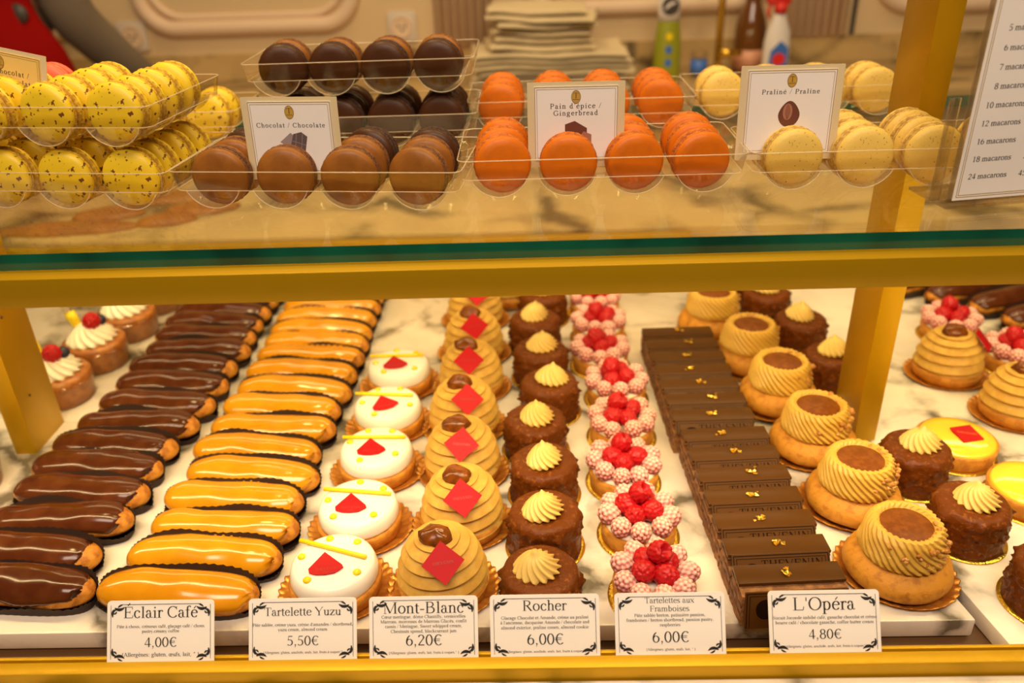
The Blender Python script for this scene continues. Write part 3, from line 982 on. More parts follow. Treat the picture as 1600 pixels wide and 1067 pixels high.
# ------------------------------------------------------------------ yuzu tartlets
def make_yuzu(seed):
    t = thing('yuzu_tartlet', 'x', 'tartlet')
    rnd = random.Random(seed)
    doily(4.15).build('cake_board', 'doily', t)
    MB().lathe([(.01, .12), (3.35, .12), (3.6, .35), (3.78, 1.4), (3.72, 1.62), (3.5, 1.66), (3.35, 1.5), (.01, 1.5)], 64,
               lambda r, z, a, i: (r * (1 + .012 * nz(math.cos(a) * 3, math.sin(a) * 3, seed + z)), z + (.08 * nz(math.cos(a) * 2, math.sin(a) * 2, seed) if z > 1 else 0))).build('crust', 'crust', t)
    MB().lathe([(.01, 1.45), (3.4, 1.5), (3.55, 1.85), (3.5, 2.5), (3.36, 2.95), (3.1, 3.2), (2.6, 3.28), (.01, 3.32)], 64).build('white_glaze', 'white_glaze', t)
    ang = rnd.uniform(-.45, -.12)
    b = MB().tube([(-3.35, 0, 0), (-1.2, .02, 0), (1.2, 0, .0), (2.85, .0, 0)], .19, 10)
    b.xf(Matrix.Translation((.1, .95, 3.50)) @ Matrix.Rotation(ang, 4, 'Z'))
    b.build('meringue_stick', 'yellow_gel', t)
    for k, (a, rr) in enumerate(((100, 2.55), (45, 2.6), (170, 2.6), (238, 2.75), (318, 2.7))):
        a = R(a + rnd.uniform(-9, 9))
        MB().lathe([(.33, 0), (.34, .10), (.22, .24), (.02, .30)], 14, c=(rr * math.cos(a), rr * math.sin(a), 3.26)).build('gel_dot', 'yellow_gel', t)
    M4 = Matrix.Translation((-.35, -1.15, 3.55)) @ Matrix.Rotation(rnd.uniform(-.25, .12), 4, 'Z') @ Matrix.Rotation(R(-76), 4, 'X')
    m = MB()
    plate(m, [(-.15, 1.42), (-1.35, -.05), (-1.25, -.42), (-.7, -.62), (0, -.68), (.75, -.58), (1.4, -.12), (1.3, .12)], -.06, .06).xf(M4)
    o = m.build('chocolate_plaque', 'red_choc', t, smooth=False)
    tx = text(MB(), 'THEVENIN', .05, -.28, .34, -.075, 1.2, seg=8)
    text(tx, 'PARIS', .1, -.52, .18, -.075, 1.2, seg=8)
    tx.xf(M4).build('lettering', 'red_choc_text', o, smooth=False)
    return t


protos = [make_yuzu(21 + k) for k in range(3)]
for i, (x, y, rz) in enumerate(((-16.5, 50.6, .05), (-15.8, 58.0, .0), (-15.5, 66.4, .12), (-15.5, 74.3, .3), (-15.4, 82.7, .15))):
    place(protos[i % 3], (x, y, .02 + .03 * i), rz, 'white topped yuzu tartlet with yellow stick and red plaque, ' + nth(i) + ' of five', 'yuzu tartlets')

# ------------------------------------------------------------------ mont-blancs


def make_montblanc(seed, right=False, nut=True):
    t = thing('mont_blanc', 'x', 'cake')
    rnd = random.Random(seed)
    doily(4.02).build('cake_board', 'doily', t)
    MB().lathe([(.01, .12), (3.3, .12), (3.6, .4), (3.72, 1.3), (3.6, 1.55), (.01, 1.55)], 56,
               lambda r, z, a, i: (r * (1 + .02 * nz(math.cos(a) * 3, math.sin(a) * 3, seed + z)), z)).build('crust', 'crust', t)
    turns = 6.2
    nu, nv = 150, 56

    def dome(i, j):
        s = i / (nu - 1)
        a = 2 * PI * j / nv
        ph = s * turns - j / nv
        fr = ph % 1.0
        rib = (1 - fr) ** .75 * min(1, fr * 6) ** .5
        th_ = s * PI / 2
        r = 3.72 * math.cos(th_) ** .62
        z = 1.2 + 4.55 * math.sin(th_) ** 1.1
        k = .87 + .16 * rib + .014 * nz(math.cos(a) * 2, math.sin(a) * 2, seed + ph)
        return (r * k * math.cos(a), r * k * math.sin(a), z - .06 + .20 * rib * s)
    m = MB().grid(nu, nv, dome, False, True)
    m.build('chestnut_cream', 'chestnut_cream', t)
    if nut:
        a = rnd.uniform(-.3, .5)
        MB().ell((0, 0, 0), (1.32, 1.0, .78), 12, 18, lambda d: 1 + .22 * nz(d.x * 1.7 + seed, d.y * 1.7, d.z * 1.7)).xf(
            Matrix.Translation((-.25, -.35, 5.85)) @ Matrix.Rotation(a, 4, 'Z') @ Matrix.Rotation(.25, 4, 'X')).build('candied_chestnut', 'chestnut', t)
    ax = rnd.uniform(-.15, .3)
    if not right:
        M4 = Matrix.Translation((.45 + ax, -2.72, 5.25)) @ Matrix.Rotation(R(6), 4, 'Z') @ Matrix.Rotation(R(-46), 4, 'X') @ Matrix.Rotation(R(45 + rnd.uniform(-9, 9)), 4, 'Y')
    else:
        M4 = Matrix.Translation((2.75, -1.05, 5.1)) @ Matrix.Rotation(R(66), 4, 'Z') @ Matrix.Rotation(R(-44), 4, 'X') @ Matrix.Rotation(R(15), 4, 'Y')
    h = 1.18
    m = MB()
    plate(m, [(-h, -h), (h, -h), (h, h), (-h, h)], -.06, .06).xf(M4)
    o = m.build('chocolate_plaque', 'red_choc', t, smooth=False)
    text(MB(), 'THEVENIN', 0, -.1, .33, -.075, 1.2, seg=8).xf(M4 @ Matrix.Rotation(R(-45), 4, 'Y')).build('lettering', 'red_choc_text', o, smooth=False)
    return t


protos = [make_montblanc(31 + k) for k in range(4)]
for i, (x, y, rz) in enumerate(((-7.7, 50.6, .05), (-6.6, 58.3, .0), (-7.1, 66.1, -.1), (-7.4, 73.9, .05), (-7.1, 81.9, -.1), (-7.2, 90.0, .0), (-7.5, 99.2, .0), (-3.2, 105.7, .2))):
    place(protos[i % 4], (x, y, .02 + .03 * (i % 3)), rz, 'ribbed chestnut cream dome with red square plaque, ' + nth(i) + ' of its row', 'mont-blancs in the middle row')
src = make_montblanc(41, True)
place(src, (47.4, 83.2, -.28), 0, 'ribbed chestnut dome with red plaque on its right side, behind the yellow tarts', 'mont-blancs on the right')
src = make_montblanc(43, True)
place(src, (50.9, 74.6, -.28), -.2, 'large ribbed chestnut dome cut by the right edge of the photo', 'mont-blancs on the right')

# ------------------------------------------------------------------ rochers


def make_rocher(seed):
    t = thing('chocolate_rocher', 'x', 'cake')
    rnd = random.Random(seed)
    board(3.45).build('cake_board', 'gold_card', t)
    nuts = [(rnd.uniform(0, 2 * PI), rnd.uniform(.4, 3.6), rnd.uniform(.22, .40), rnd.uniform(.16, .32)) for _ in range(120)]

    def fn(r, z, a, i):
        d = 0
        for na, nzz, nh, nw in nuts:
            da = (a - na + PI) % (2 * PI) - PI
            q = (da * 3.1) ** 2 + (z - nzz) ** 2
            if q < nw * nw * 4:
                d += nh * math.exp(-q / (nw * nw) * 2)
        d += .10 * nz(math.cos(a) * 4, math.sin(a) * 4, z * .5 + seed) * (1.6 if z < .5 else .7)
        if r < 2.6:
            return r, z + .13 * nz(r * math.cos(a) * 2.2, r * math.sin(a) * 1.3, seed)
        return r + d * min(1, (r - 2.4) / .6), z
    prof = [(.01, .14), (3.1, .14), (3.2, .3), (3.08, .7)] + [(3.05, .7 + .22 * k) for k in range(1, 13)] + [(3.0, 3.55), (2.92, 3.78), (2.75, 3.95), (2.45, 4.04), (1.6, 4.06), (.01, 4.06)]
    MB().lathe(prof, 80, fn).build('chocolate_coating', 'rocher_choc', t)
    cr = rosette(1.72, 1.75, 15, 1.1 + rnd.uniform(-.3, .4))
    cr.xf(Matrix.Translation((-.25, -.1, 4.02)) @ Matrix.Rotation(rnd.uniform(-.12, .12), 4, 'X') @ Matrix.Rotation(rnd.uniform(-.14, .14), 4, 'Y') @ Matrix.Scale(1.12, 4, (1, 0, 0)))
    cr.build('cream_rosette', 'praline_cream', t)
    return t


protos = [make_rocher(51 + k) for k in range(4)]
for i, (x, y) in enumerate(((.2, 48.4), (.7, 55.4), (.8, 62.5), (.1, 69.6), (1.7, 76.7), (.9, 84.0), (.3, 92), (1.5, 99.3))):
    place(protos[i % 4], (x, y, .02 + .03 * (i % 3)), .7 * i, 'nutty chocolate rocher with cream rosette, ' + nth(i) + ' beside the chestnut domes', 'rochers in the middle row')
for i, (x, y, lab) in enumerate(((39.8, 48.3, 'chocolate rocher cut by the right edge, front corner of the right slab'), (36.9, 56.0, 'glossy chocolate rocher right of the front coffee cream pastry, second of right row'),
                                 (35.6, 64.0, 'chocolate rocher just in front of the right gold post and the yellow tart'), (33.6, 81.8, 'chocolate rocher half hidden behind the right gold post'),
                                 (32.5, 90.2, 'chocolate rocher behind the third coffee cream pastry from the back'), (30.4, 98.2, 'chocolate rocher right of the rearmost coffee cream pastry'), (26.4, 105.4, 'rearmost chocolate rocher under the gold rail behind the coffee cream pastries'))):
    place(protos[(i + 1) % 4], (x, y, -.27 if i < 3 else (-.27 if x > 32.6 else .02)), 1.3 + .9 * i, lab, 'rochers on the right')

# ------------------------------------------------------------------ raspberry tartlets


def make_rasp(seed):
    t = thing('raspberry_tartlet', 'x', 'tartlet')
    rnd = random.Random(seed)
    board(3.6).build('cake_board', 'gold_card', t)
    MB().lathe([(.01, .14), (3.1, .14), (3.2, .3), (3.3, 1.55), (3.15, 1.75), (2.9, 1.7), (.01, 1.65)], 56,
               lambda r, z, a, i: (r * (1 + .02 * nz(math.cos(a) * 4, math.sin(a) * 4, seed + z)), z)).build('crust', 'crust', t)
    MB().lathe([(.01, 1.6), (2.9, 1.62), (3.05, 1.8), (2.8, 2.0), (.01, 2.05)], 40).build('pastry_cream', 'whipped_cream', t)
    n = 9
    for k in range(n):
        a = 2 * PI * k / n + rnd.uniform(-.08, .08)
        berry(t, 'sugared_raspberry', 'sugar', (2.55 * math.cos(a), 2.55 * math.sin(a), 2.55 + rnd.uniform(-.1, .12)),
              (rnd.uniform(.7, 1.3), 0, a + PI / 2 + rnd.uniform(-.5, .5)), rnd.uniform(.90, 1.0))
    for k in range(4):
        a = 2 * PI * k / 4 + .6 + rnd.uniform(-.2, .2)
        berry(t, 'raspberry', 'plain', (1.02 * math.cos(a), 1.02 * math.sin(a), 3.1 + rnd.uniform(-.1, .15)), (rnd.uniform(.8, 1.4), rnd.uniform(-.4, .4), a + PI / 2), rnd.uniform(.92, 1.04))
    berry(t, 'raspberry', 'hollow', (.35, .55, 4.15), (rnd.uniform(.5, .9), rnd.uniform(.2, .7), rnd.uniform(-.5, .5)), 1.0)
    return t


protos = [make_rasp(61 + k) for k in range(4)]
for i, (x, y) in enumerate(((9.2, 49.3), (8.9, 56.6), (8.4, 64.1), (9.0, 71.6), (9.2, 79.1), (8.0, 86.6), (8.4, 93.8), (8.4, 100.9))):
    place(protos[i % 4], (x, y, .02), .5 * i, 'raspberry tartlet with sugared berry ring, ' + nth(i) + ' of main raspberry row', 'raspberry tartlets in the main row')
place(protos[1], (51.8, 92.6, -.28), 1.0, 'raspberry tartlet at right between the chestnut dome and chocolate éclairs', 'raspberry tartlets at far right')
place(protos[2], (55.8, 84.9, -.28), 2.2, 'raspberry tartlet at the right edge behind the large chestnut dome', 'raspberry tartlets at far right')

# ------------------------------------------------------------------ opera slices


def make_opera(seed, front=False):
    t = thing('opera_slice', 'x', 'cake slice')
    W2, D2 = 4.1, 1.50
    rnd = random.Random(seed)
    body = MB()
    ny = 60
    zs = [.04, .4, .75, .8, 1.05, 1.3, 1.35, 1.7, 2.0, 2.1]

    def loop(i, j, y0, zz):
        pts = [(-W2, y0), (W2, y0), (W2, D2), (-W2, D2), (-W2, y0)]
        ln = [2 * W2, D2 - y0, 2 * W2, D2 - y0]
        d = j / ny * sum(ln)
        for q in range(4):
            if d <= ln[q] + 1e-6:
                f = d / ln[q]
                x = pts[q][0] + (pts[q + 1][0] - pts[q][0]) * f
                y = pts[q][1] + (pts[q + 1][1] - pts[q][1]) * f
                break
            d -= ln[q]
        z = zz[i]
        k = .14 * nz(x * 2.1 + seed, y * 2.1, z * 3)
        return (x + k * (1 if abs(x) > W2 - .01 else 0) * (1 if x > 0 else -1), y, z)
    for y0, zz in ((-D2, zs), (-.45, [2.0, 2.3, 2.6, 3.05])):
        m = MB().grid(len(zz), ny, lambda i, j: loop(i, j, y0, zz), False, True)
        n0 = len(m.v)
        m.f.append(tuple(range(ny - 1, -1, -1)))
        m.f.append(tuple(n0 - ny + k for k in range(ny)))
        body.add(m.v, m.f)
    body.build('sponge_layers', 'sponge', t, smooth=False)
    for z in (.9, 1.75):
        MB().box(-W2 - .05, W2 + .05, -D2 + .01, D2 - .01, z, z + .28).build('ganache_layer', 'ganache_layer', t, bevel=.06)
    MB().box(-W2 - .05, W2 + .05, -.46, D2 - .01, 2.6, 2.85).build('ganache_layer', 'ganache_layer', t, bevel=.06)
    MB().box(-W2 - .03, W2 + .03, -.5, D2 - .01, 3.0, 3.3).build('chocolate_glaze', 'opera_glaze', t, bevel=.05)
    # printed plaque leaning against the glazed block
    if front:
        M4 = Matrix.Translation((0, -D2 - .22, 1.68)) @ Matrix.Rotation(R(-13), 4, 'X')
        zb, zt = -1.5, 1.62
        MB().box(-W2, W2, -D2 + .02, -.4, 2.05, 2.9).build('sponge_layers', 'sponge', t, smooth=False)
    else:
        M4 = Matrix.Translation((0, -.98, 2.78)) @ Matrix.Rotation(R(-40), 4, 'X')
        zb, zt = -.80, .70
    pl = MB()
    plate(pl, rounded(-3.9, 3.9, zb, zt, .08, 2), -.06, .06).xf(M4)
    po = pl.build('chocolate_plaque', 'opera_plaque', t, smooth=False)
    pr = MB()
    for e, wl in ((.14, .07), (.36, .05)):
        flat_line(pr, -3.9 + e, zt - e, 3.9 - e, zt - e, wl, -.075)
        for sx in (-1, 1):
            flat_line(pr, sx * (3.9 - e), zb + .06, sx * (3.9 - e), zt - e, wl, -.075)
    text(pr, 'THEVENIN', .9, zt - 1.12, .92, -.075, 1.35, seg=10, track=.05)
    if front:
        text(pr, 'PARIS', .9, zt - 1.8, .42, -.075, 1.2, seg=8, track=.06)
        flat_ell(pr, -2.35, zt - 1.5, .72, .85, -.075)
    else:
        flat_poly(pr, [(-2.35 + .75 * math.cos(PI * q / 16), zb + .06 + .72 * math.sin(PI * q / 16)) for q in range(17)], -.075)
    pr.xf(M4)
    pr.build('plaque_print', 'opera_print', po, smooth=False)
    lf = MB()
    cx, cy = rnd.uniform(-.5, .9), .5 + rnd.uniform(-.4, .3)
    for k in range(9):
        px, py = cx + rnd.gauss(0, .22), cy + rnd.gauss(0, .16)
        a, sz = rnd.uniform(0, 2 * PI), rnd.uniform(.12, .26)
        lf.add([(px + sz * math.cos(a + q * 1.7), py + sz * math.sin(a + q * 1.7), 3.32 + .02 * k + (.18 * rnd.random() if q % 2 else 0)) for q in range(4)], [(0, 1, 2), (0, 2, 3)])
    lf.build('gold_leaf', 'gold_leaf', t, smooth=False, solid=.02)
    return t


protos = [make_opera(71 + k) for k in range(4)]
place(make_opera(79, True), (19.4, 47.9, .0), R(2.5), 'front opera slice showing its whole printed chocolate plaque, behind the rightmost price card', 'opera slices in the front block')
k = 0
for i in range(1, 7):
    place(protos[k % 4], (19.4 - .15 * i, 47.9 + 3.14 * i, .0), R(2.5), 'dark chocolate opera slice with gold leaf, ' + nth(i) + ' of the front block', 'opera slices in the front block')
    k += 1
for i in range(7):
    place(protos[k % 4], (17.95 - .09 * i, 70.2 + 3.02 * i, .0), R(1.0), 'dark chocolate opera slice with gold leaf, ' + nth(i) + ' of the rear block', 'opera slices in the rear block')
    k += 1

# ------------------------------------------------------------------ coffee cream choux on craquelin base


def make_choux(seed):
    t = thing('coffee_cream_choux', 'x', 'pastry')
    rnd = random.Random(seed)
    doily(4.22, 30).build('cake_board', 'doily', t)
    MB().lathe([(.01, .25), (3.6, .3), (4.1, .75), (4.2, 1.2), (3.95, 1.9), (3.3, 2.5), (2.2, 2.9), (.01, 3.0)], 56,
               lambda r, z, a, i: (r * (1 + .03 * nz(math.cos(a) * 1.5, math.sin(a) * 1.5, seed + z * .4)), z + .06 * nz(r * math.cos(a), r * math.sin(a), seed))).build('craquelin_choux', 'craquelin', t)
    nf = 30
    key = [(2.0, 2.5), (2.9, 2.55), (3.22, 2.95), (3.25, 3.4), (3.12, 4.0), (3.0, 4.6), (2.88, 5.1), (2.6, 5.5), (2.25, 5.52), (2.0, 5.25), (1.9, 4.9)]
    prof = []
    for (ra, za), (rb, zb) in zip(key, key[1:]):
        prof += [(ra + (rb - ra) * q / 9, za + (zb - za) * q / 9) for q in range(9)]
    prof.append(key[-1])

    def fn(r, z, a, i):
        amp = .085 if r > 2.1 else .02
        saw = ((nf * (a + .34 * (z - 2.6) + .08 * nz(math.cos(a) * 1.5, math.sin(a) * 1.5, z * .5 + seed)) / (2 * PI)) % 1)
        return r * (1 + amp * (abs(math.sin(PI * saw)) - .6) + .035 * nz(math.cos(a) * 2.2, math.sin(a) * 2.2, z * .8 + seed)), z + .12 * nz(math.cos(a) * 2, math.sin(a) * 2, seed) * (1 if z > 4 else 0)
    MB().lathe(prof, nf * 7, fn).build('piped_coffee_cream', 'coffee_cream', t)
    MB().lathe([(.01, 4.6), (2.0, 4.7), (2.08, 5.15), (1.95, 5.28), (.01, 5.3)], 36).build('caramel_disc', 'caramel', t)
    nb = MB()
    for k in range(46):
        a = rnd.gauss(-.1, .9)
        z = rnd.uniform(3.2, 5.5)
        r = 3.12 if z < 5 else rnd.uniform(2.1, 2.6)
        s = rnd.uniform(.12, .27)
        st = len(nb.v)
        nb.ell((0, 0, 0), (s * 1.3, s, s * .8), 5, 7)
        nb.xf(Matrix.Translation((r * math.cos(a), r * math.sin(a), z)) @ Matrix.Rotation(rnd.uniform(0, 3), 4, 'Z') @ Matrix.Rotation(rnd.uniform(0, 3), 4, 'X'), st)
    o = nb.build('chopped_nuts', 'nut', t, smooth=False)
    o['kind'] = 'stuff'
    return t


protos = [make_choux(81 + k) for k in range(3)]
for i, (x, y) in enumerate(((29.2, 51.4), (28.7, 60.1), (27.7, 68.8), (26.6, 77.5), (25.4, 86.2), (22.9, 95.2))):
    place(protos[i % 3], (x, y, .02 + .03 * (i % 2)), -.5 + .35 * i, 'choux with coffee cream and caramel disc, ' + nth(i) + ' beside the opera slices', 'coffee cream choux')

# ------------------------------------------------------------------ lemon tarts


def make_lemon(seed, plaque):
    t = thing('lemon_tart', 'x', 'tart')
    board(3.9).build('cake_board', 'gold_card', t)
    MB().lathe([(.01, .14), (3.4, .14), (3.55, .35), (3.75, 1.7), (3.6, 1.85), (3.45, 1.8), (.01, 1.6)], 56).build('crust', 'crust', t)
    MB().lathe([(.01, 1.55), (3.45, 1.6), (3.55, 1.82), (3.3, 2.05), (2.4, 2.22), (.01, 2.3)], 56).build('lemon_glaze', 'lemon', t)
    if plaque:
        M4 = Matrix.Translation((.7, -.2, 2.42)) @ Matrix.Rotation(.2, 4, 'Z') @ Matrix.Rotation(R(-84), 4, 'X')
        m = MB()
        plate(m, [(-1.1, -1.1), (1.1, -1.1), (1.1, 1.1), (-1.1, 1.1)], -.06, .06).xf(M4)
        o = m.build('chocolate_plaque', 'red_choc', t, smooth=False)
        text(MB(), 'THEVENIN', 0, -.1, .36, -.075, 1.3, seg=8).xf(M4 @ Matrix.Rotation(R(25), 4, 'Y')).build('lettering', 'gold_text', o, smooth=False)
    return t


place(make_lemon(1, True), (41.6, 68.2, -.28), 0, 'glossy yellow lemon tart with a red square plaque on top', 'lemon tarts')
place(make_lemon(2, False), (44.9, 60.6, -.28), 0, 'glossy yellow lemon tart without plaque, cut by the right edge', 'lemon tarts')

# ------------------------------------------------------------------ cream babas in clear cups


def make_baba(seed):
    t = thing('cream_baba', 'x', 'cake')
    rnd = random.Random(seed)
    MB().lathe([(.01, .06), (3.3, .06), (3.45, .2), (3.7, 2.5), (3.75, 3.1), (3.55, 3.35), (3.0, 3.45), (.01, 3.5)], 48,
               lambda r, z, a, i: (r * (1 + .015 * nz(math.cos(a) * 3, math.sin(a) * 3, seed + z)), z + .04 * nz(r * math.cos(a) * 1.5, r * math.sin(a) * 1.5, seed))).build('baba_cake', 'baba', t)
    MB().lathe([(3.55, .02), (3.62, .2), (3.9, 2.6), (4.0, 2.7), (3.98, 2.75)], 48).build('clear_cup', 'cup_film', t)
    b = rosette(3.05, 2.5, 14, 1.0)
    b.xf(Matrix.Translation((0, 0, 3.3)))
    b.build('whipped_cream', 'whipped_cream', t)
    berry(t, 'raspberry', 'plain', (.55, -.35, 5.9), (.5, .3, 0), 1.1)
    MB().ell((1.25, .6, 5.6), (.75, .75, .7), 10, 14).build('blueberry', 'blueberry', t)
    p = MB().tube([(0, 0, 0), (0, 0, 1.2), (0, 0, 2.2)], [.5, .62, .62], 12)
    p.xf(Matrix.Translation((-1.3, .3, 5.0)) @ Matrix.Rotation(R(-14), 4, 'Y'))
    po = p.build('syrup_pipette', 'yellow_gel', t)
    q = MB().ell((0, 0, 3.0), (.62, .62, .85), 10, 14).xf(Matrix.Translation((-1.3, .3, 5.0)) @ Matrix.Rotation(R(-14), 4, 'Y'))
    q.build('pipette_bulb', 'cup_film', po)
    return t


protos = [make_baba(91 + k) for k in range(2)]
for i, (x, y, lab) in enumerate(((-54.9, 82.0, 'cream topped baba in clear cup half hidden by the left gold post'), (-54.2, 90.0, 'cream baba with raspberry and pipette, second from the left gold post'),
                                 (-53.6, 98.0, 'cream baba with raspberry and pipette, third from the left gold post'), (-53.2, 106.0, 'rearmost cream baba under the gold rail left of the éclairs'),
                                 (-56.6, 65.0, 'cream baba in clear cup cut by the left edge before the post'))):
    place(protos[i % 2], (x, y, .02), .2 * i, lab, 'cream babas in clear cups')

# ------------------------------------------------------------------ macarons and their trays
SHELF = 29.3
MR = 2.22


def make_macaron(kind):
    shell, foot, fill = {'choc': ('mac_choc', 'foot_brown', 'fill_brown'), 'dark': ('mac_dark', 'foot_dark', 'fill_brown'), 'orange': ('mac_orange', 'foot_orange', 'fill_orange'),
                         'speck': ('mac_speckled', 'foot_yellow', 'fill_cream'), 'plain': ('mac_yellow', 'foot_yellow', 'fill_cream'), 'praline': ('mac_praline', 'foot_praline', 'fill_cream'),
                         'red': ('mac_red', 'mac_red', 'fill_cream')}[kind]
    t = thing('macaron', 'x', 'macaron')
    for sgn in (-1, 1):
        prof = [(.01, .36), (2.06, .38), (2.17, .46), (2.2, .58), (2.12, .78), (1.86, .96), (1.4, 1.06), (.8, 1.11), (.01, 1.13)]
        Mx = Matrix.Translation((0, 0, MR)) @ Matrix.Rotation(PI / 2 * sgn, 4, 'X')
        sh_ = MB().lathe(prof, 44, lambda r, z, a, i: (r, z + .03 * nz(r * math.cos(a) * .9, r * math.sin(a) * .9, sgn * 3))).xf(Mx).build('shell', shell, t)

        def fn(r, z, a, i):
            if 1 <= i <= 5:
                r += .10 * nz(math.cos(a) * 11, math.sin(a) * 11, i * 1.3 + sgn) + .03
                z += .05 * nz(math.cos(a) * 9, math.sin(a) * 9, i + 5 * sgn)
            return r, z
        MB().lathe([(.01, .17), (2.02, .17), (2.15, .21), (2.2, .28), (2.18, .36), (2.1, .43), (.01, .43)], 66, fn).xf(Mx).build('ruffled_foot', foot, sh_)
    MB().lathe([(.01, -.2), (1.9, -.2), (1.98, -.1), (2.0, 0), (1.98, .1), (1.9, .2), (.01, .2)], 40,
               lambda r, z, a, i: (r * (1 + .02 * nz(math.cos(a) * 5, math.sin(a) * 5, 2)), z)).xf(Matrix.Translation((0, 0, MR)) @ Matrix.Rotation(PI / 2, 4, 'X')).build('filling', fill, t)
    return t


MAC = {k: make_macaron(k) for k in ('choc', 'dark', 'orange', 'speck', 'plain', 'praline', 'red')}


def make_tray(cols, pitch, length, label, group):
    """clear plastic tray: round-bottomed channels running front to back, a wall round the rim"""
    t = thing('macaron_tray', label, 'tray', group=group)
    W_ = cols * pitch
    rr, zc = MR + .12, MR + .16
    web = zc - .9
    hw = math.sqrt(max(.1, rr * rr - .9 * .9))
    for c in range(cols):
        cx = (c - (cols - 1) / 2) * pitch
        n = 15
        a0 = math.atan2(hw, -.9)
        arc = []
        a_s = math.asin(-.9 / rr)
        for i in range(n):
            a = (PI - a_s) + (2 * PI + a_s - (PI - a_s)) * i / (n - 1)
            arc.append((cx + rr * math.cos(a), zc + rr * math.sin(a)))
        m = MB().grid(2, n, lambda i, j: (arc[j][0], length * i, arc[j][1]))
        for y in (0, length):
            m.add([(px, y, pz) for px, pz in arc], [tuple(range(n))])
        # moulded ribs that keep the macarons apart
        ch = m.build('channel', 'clear_plastic', t)
        MB().tube([(px, 0, pz) for px, pz in arc], .045, 5).build('channel_edge', 'clear_rim_lit', ch)
        nr = max(2, int(length / 2.4))
        for q in range(1, nr):
            MB().tube([(px, q * length / nr, pz) for px, pz in arc], .07, 5).build('rib', 'clear_rim_lit', ch)
    wb = MB()
    edges = [-W_ / 2 - .2]
    for c in range(cols):
        cx = (c - (cols - 1) / 2) * pitch
        edges += [cx - hw, cx + hw]
    edges.append(W_ / 2 + .2)
    for i in range(0, len(edges), 2):
        wb.add([(edges[i], 0, web), (edges[i + 1], 0, web), (edges[i + 1], length, web), (edges[i], length, web)], [(0, 1, 2, 3)])
    wb.build('web', 'clear_plastic', t, smooth=False)
    x0, x1 = -W_ / 2 - .25, W_ / 2 + .25
    zr = web + 1.55

    def ring(z, g, r=.7):
        return [(px, py) for px, py in [(a, b) for a, b in rounded(x0 - g, x1 + g, -.15 - g, length + .15 + g, r, 4)]], z
    lo, hi = ring(web, 0)[0], ring(zr, .28)[0]
    wl = MB().grid(2, len(lo), lambda i, j: (*(lo[j] if i == 0 else hi[j]), web if i == 0 else zr), False, True)
    wl.build('side_wall', 'clear_plastic', t)
    rm = MB()
    for pts, z, r in ((hi, zr, .05), (lo, web, .035)):
        rm.tube([(px, py, z) for px, py in pts] + [(pts[0][0], pts[0][1], z)], r, 6, cap=False)
    rm.build('rim', 'clear_rim_lit', t)
    return t


def fill_tray(t, loc, rz, cols, pitch, rows, kindf, desc, group, rowp=2.75, y0=1.4, skip=()):
    t.location = Vector(loc) * S
    t.rotation_euler = (0, 0, rz)
    Mx = Matrix.Translation(loc) @ Matrix.Rotation(rz, 4, 'Z')
    colw = ['left column', 'second column', 'third column', 'right column'] if cols == 4 else ['left column', 'middle column', 'right column']
    rroww = ['front', 'second', 'third', 'fourth', 'fifth']
    for c in range(cols):
        for r in range(rows):
            if (c, r) in skip:
                continue
            kind = kindf(c, r)
            p = Mx @ Vector(((c - (cols - 1) / 2) * pitch + rnd.uniform(-.08, .08), y0 + rowp * r, .06))
            cname = {'choc': 'brown chocolate', 'dark': 'very dark chocolate', 'orange': 'orange gingerbread', 'speck': 'yellow brown-speckled', 'plain': 'plain yellow', 'praline': 'pale yellow praline', 'red': 'coral red'}[kind]
            mo = place(MAC[kind], (p.x, p.y, p.z), rz + rnd.uniform(-.15, .15), f'{cname} macaron, {rroww[r]} row, {colw[c]}, {desc}', group)
            mo.rotation_euler.x = rnd.uniform(-.10, .02)


rnd = random.Random(5)
Z0 = SHELF + .02
TZ = 5.0
grp = 'macaron trays on the glass shelf'
T = make_tray(4, 5.4, 9.2, 'clear tray of brown macarons directly on the glass under the chocolate card', grp)
fill_tray(T, (-16.2, 60.6, Z0), R(-6), 4, 5.15, 3, lambda c, r: 'dark' if (c, r) in ((2, 2), (0, 2), (3, 2)) else 'choc', 'front chocolate tray', 'macarons in the front chocolate tray')
T = make_tray(4, 5.0, 10.0, 'clear tray of dark macarons on the glass beneath the raised chocolate tray', grp)
fill_tray(T, (-15.2, 78.0, Z0), 0, 4, 4.75, 3, lambda c, r: 'dark', 'rear lower chocolate tray', 'macarons in the rear lower chocolate tray')
T = make_tray(4, 5.0, 10.0, 'raised clear tray holding two rows of macarons above the chocolate card', grp)
fill_tray(T, (-15.2, 77.6, Z0 + TZ), 0, 4, 4.75, 2, lambda c, r: 'choc' if r else 'dark', 'raised chocolate tray', 'macarons in the raised chocolate tray')
T = make_tray(4, 5.25, 9.2, 'clear tray of orange macarons at front around the gingerbread card', grp)
fill_tray(T, (5.6, 62.2, Z0), 0, 4, 5.1, 3, lambda c, r: 'orange', 'front gingerbread tray', 'macarons in the front gingerbread tray')
T = make_tray(4, 5.3, 9.2, 'clear tray of orange macarons behind the gingerbread card', grp)
fill_tray(T, (5.3, 82.4, Z0), 0, 4, 5.25, 3, lambda c, r: 'orange', 'rear gingerbread tray', 'macarons in the rear gingerbread tray')
T = make_tray(4, 5.45, 7.4, 'clear tray of pale yellow macarons at front under the praline card', grp)
fill_tray(T, (28.3, 62.2, Z0), 0, 4, 5.3, 3, lambda c, r: 'praline', 'front praline tray', 'macarons in the front praline tray', rowp=2.4, skip=((3, 2),))
T = make_tray(4, 5.2, 7.8, 'clear tray of pale yellow macarons behind the praline card', grp)
fill_tray(T, (27.4, 85.0, Z0), 0, 4, 5.1, 2, lambda c, r: 'praline', 'rear praline tray', 'macarons in the rear praline tray')
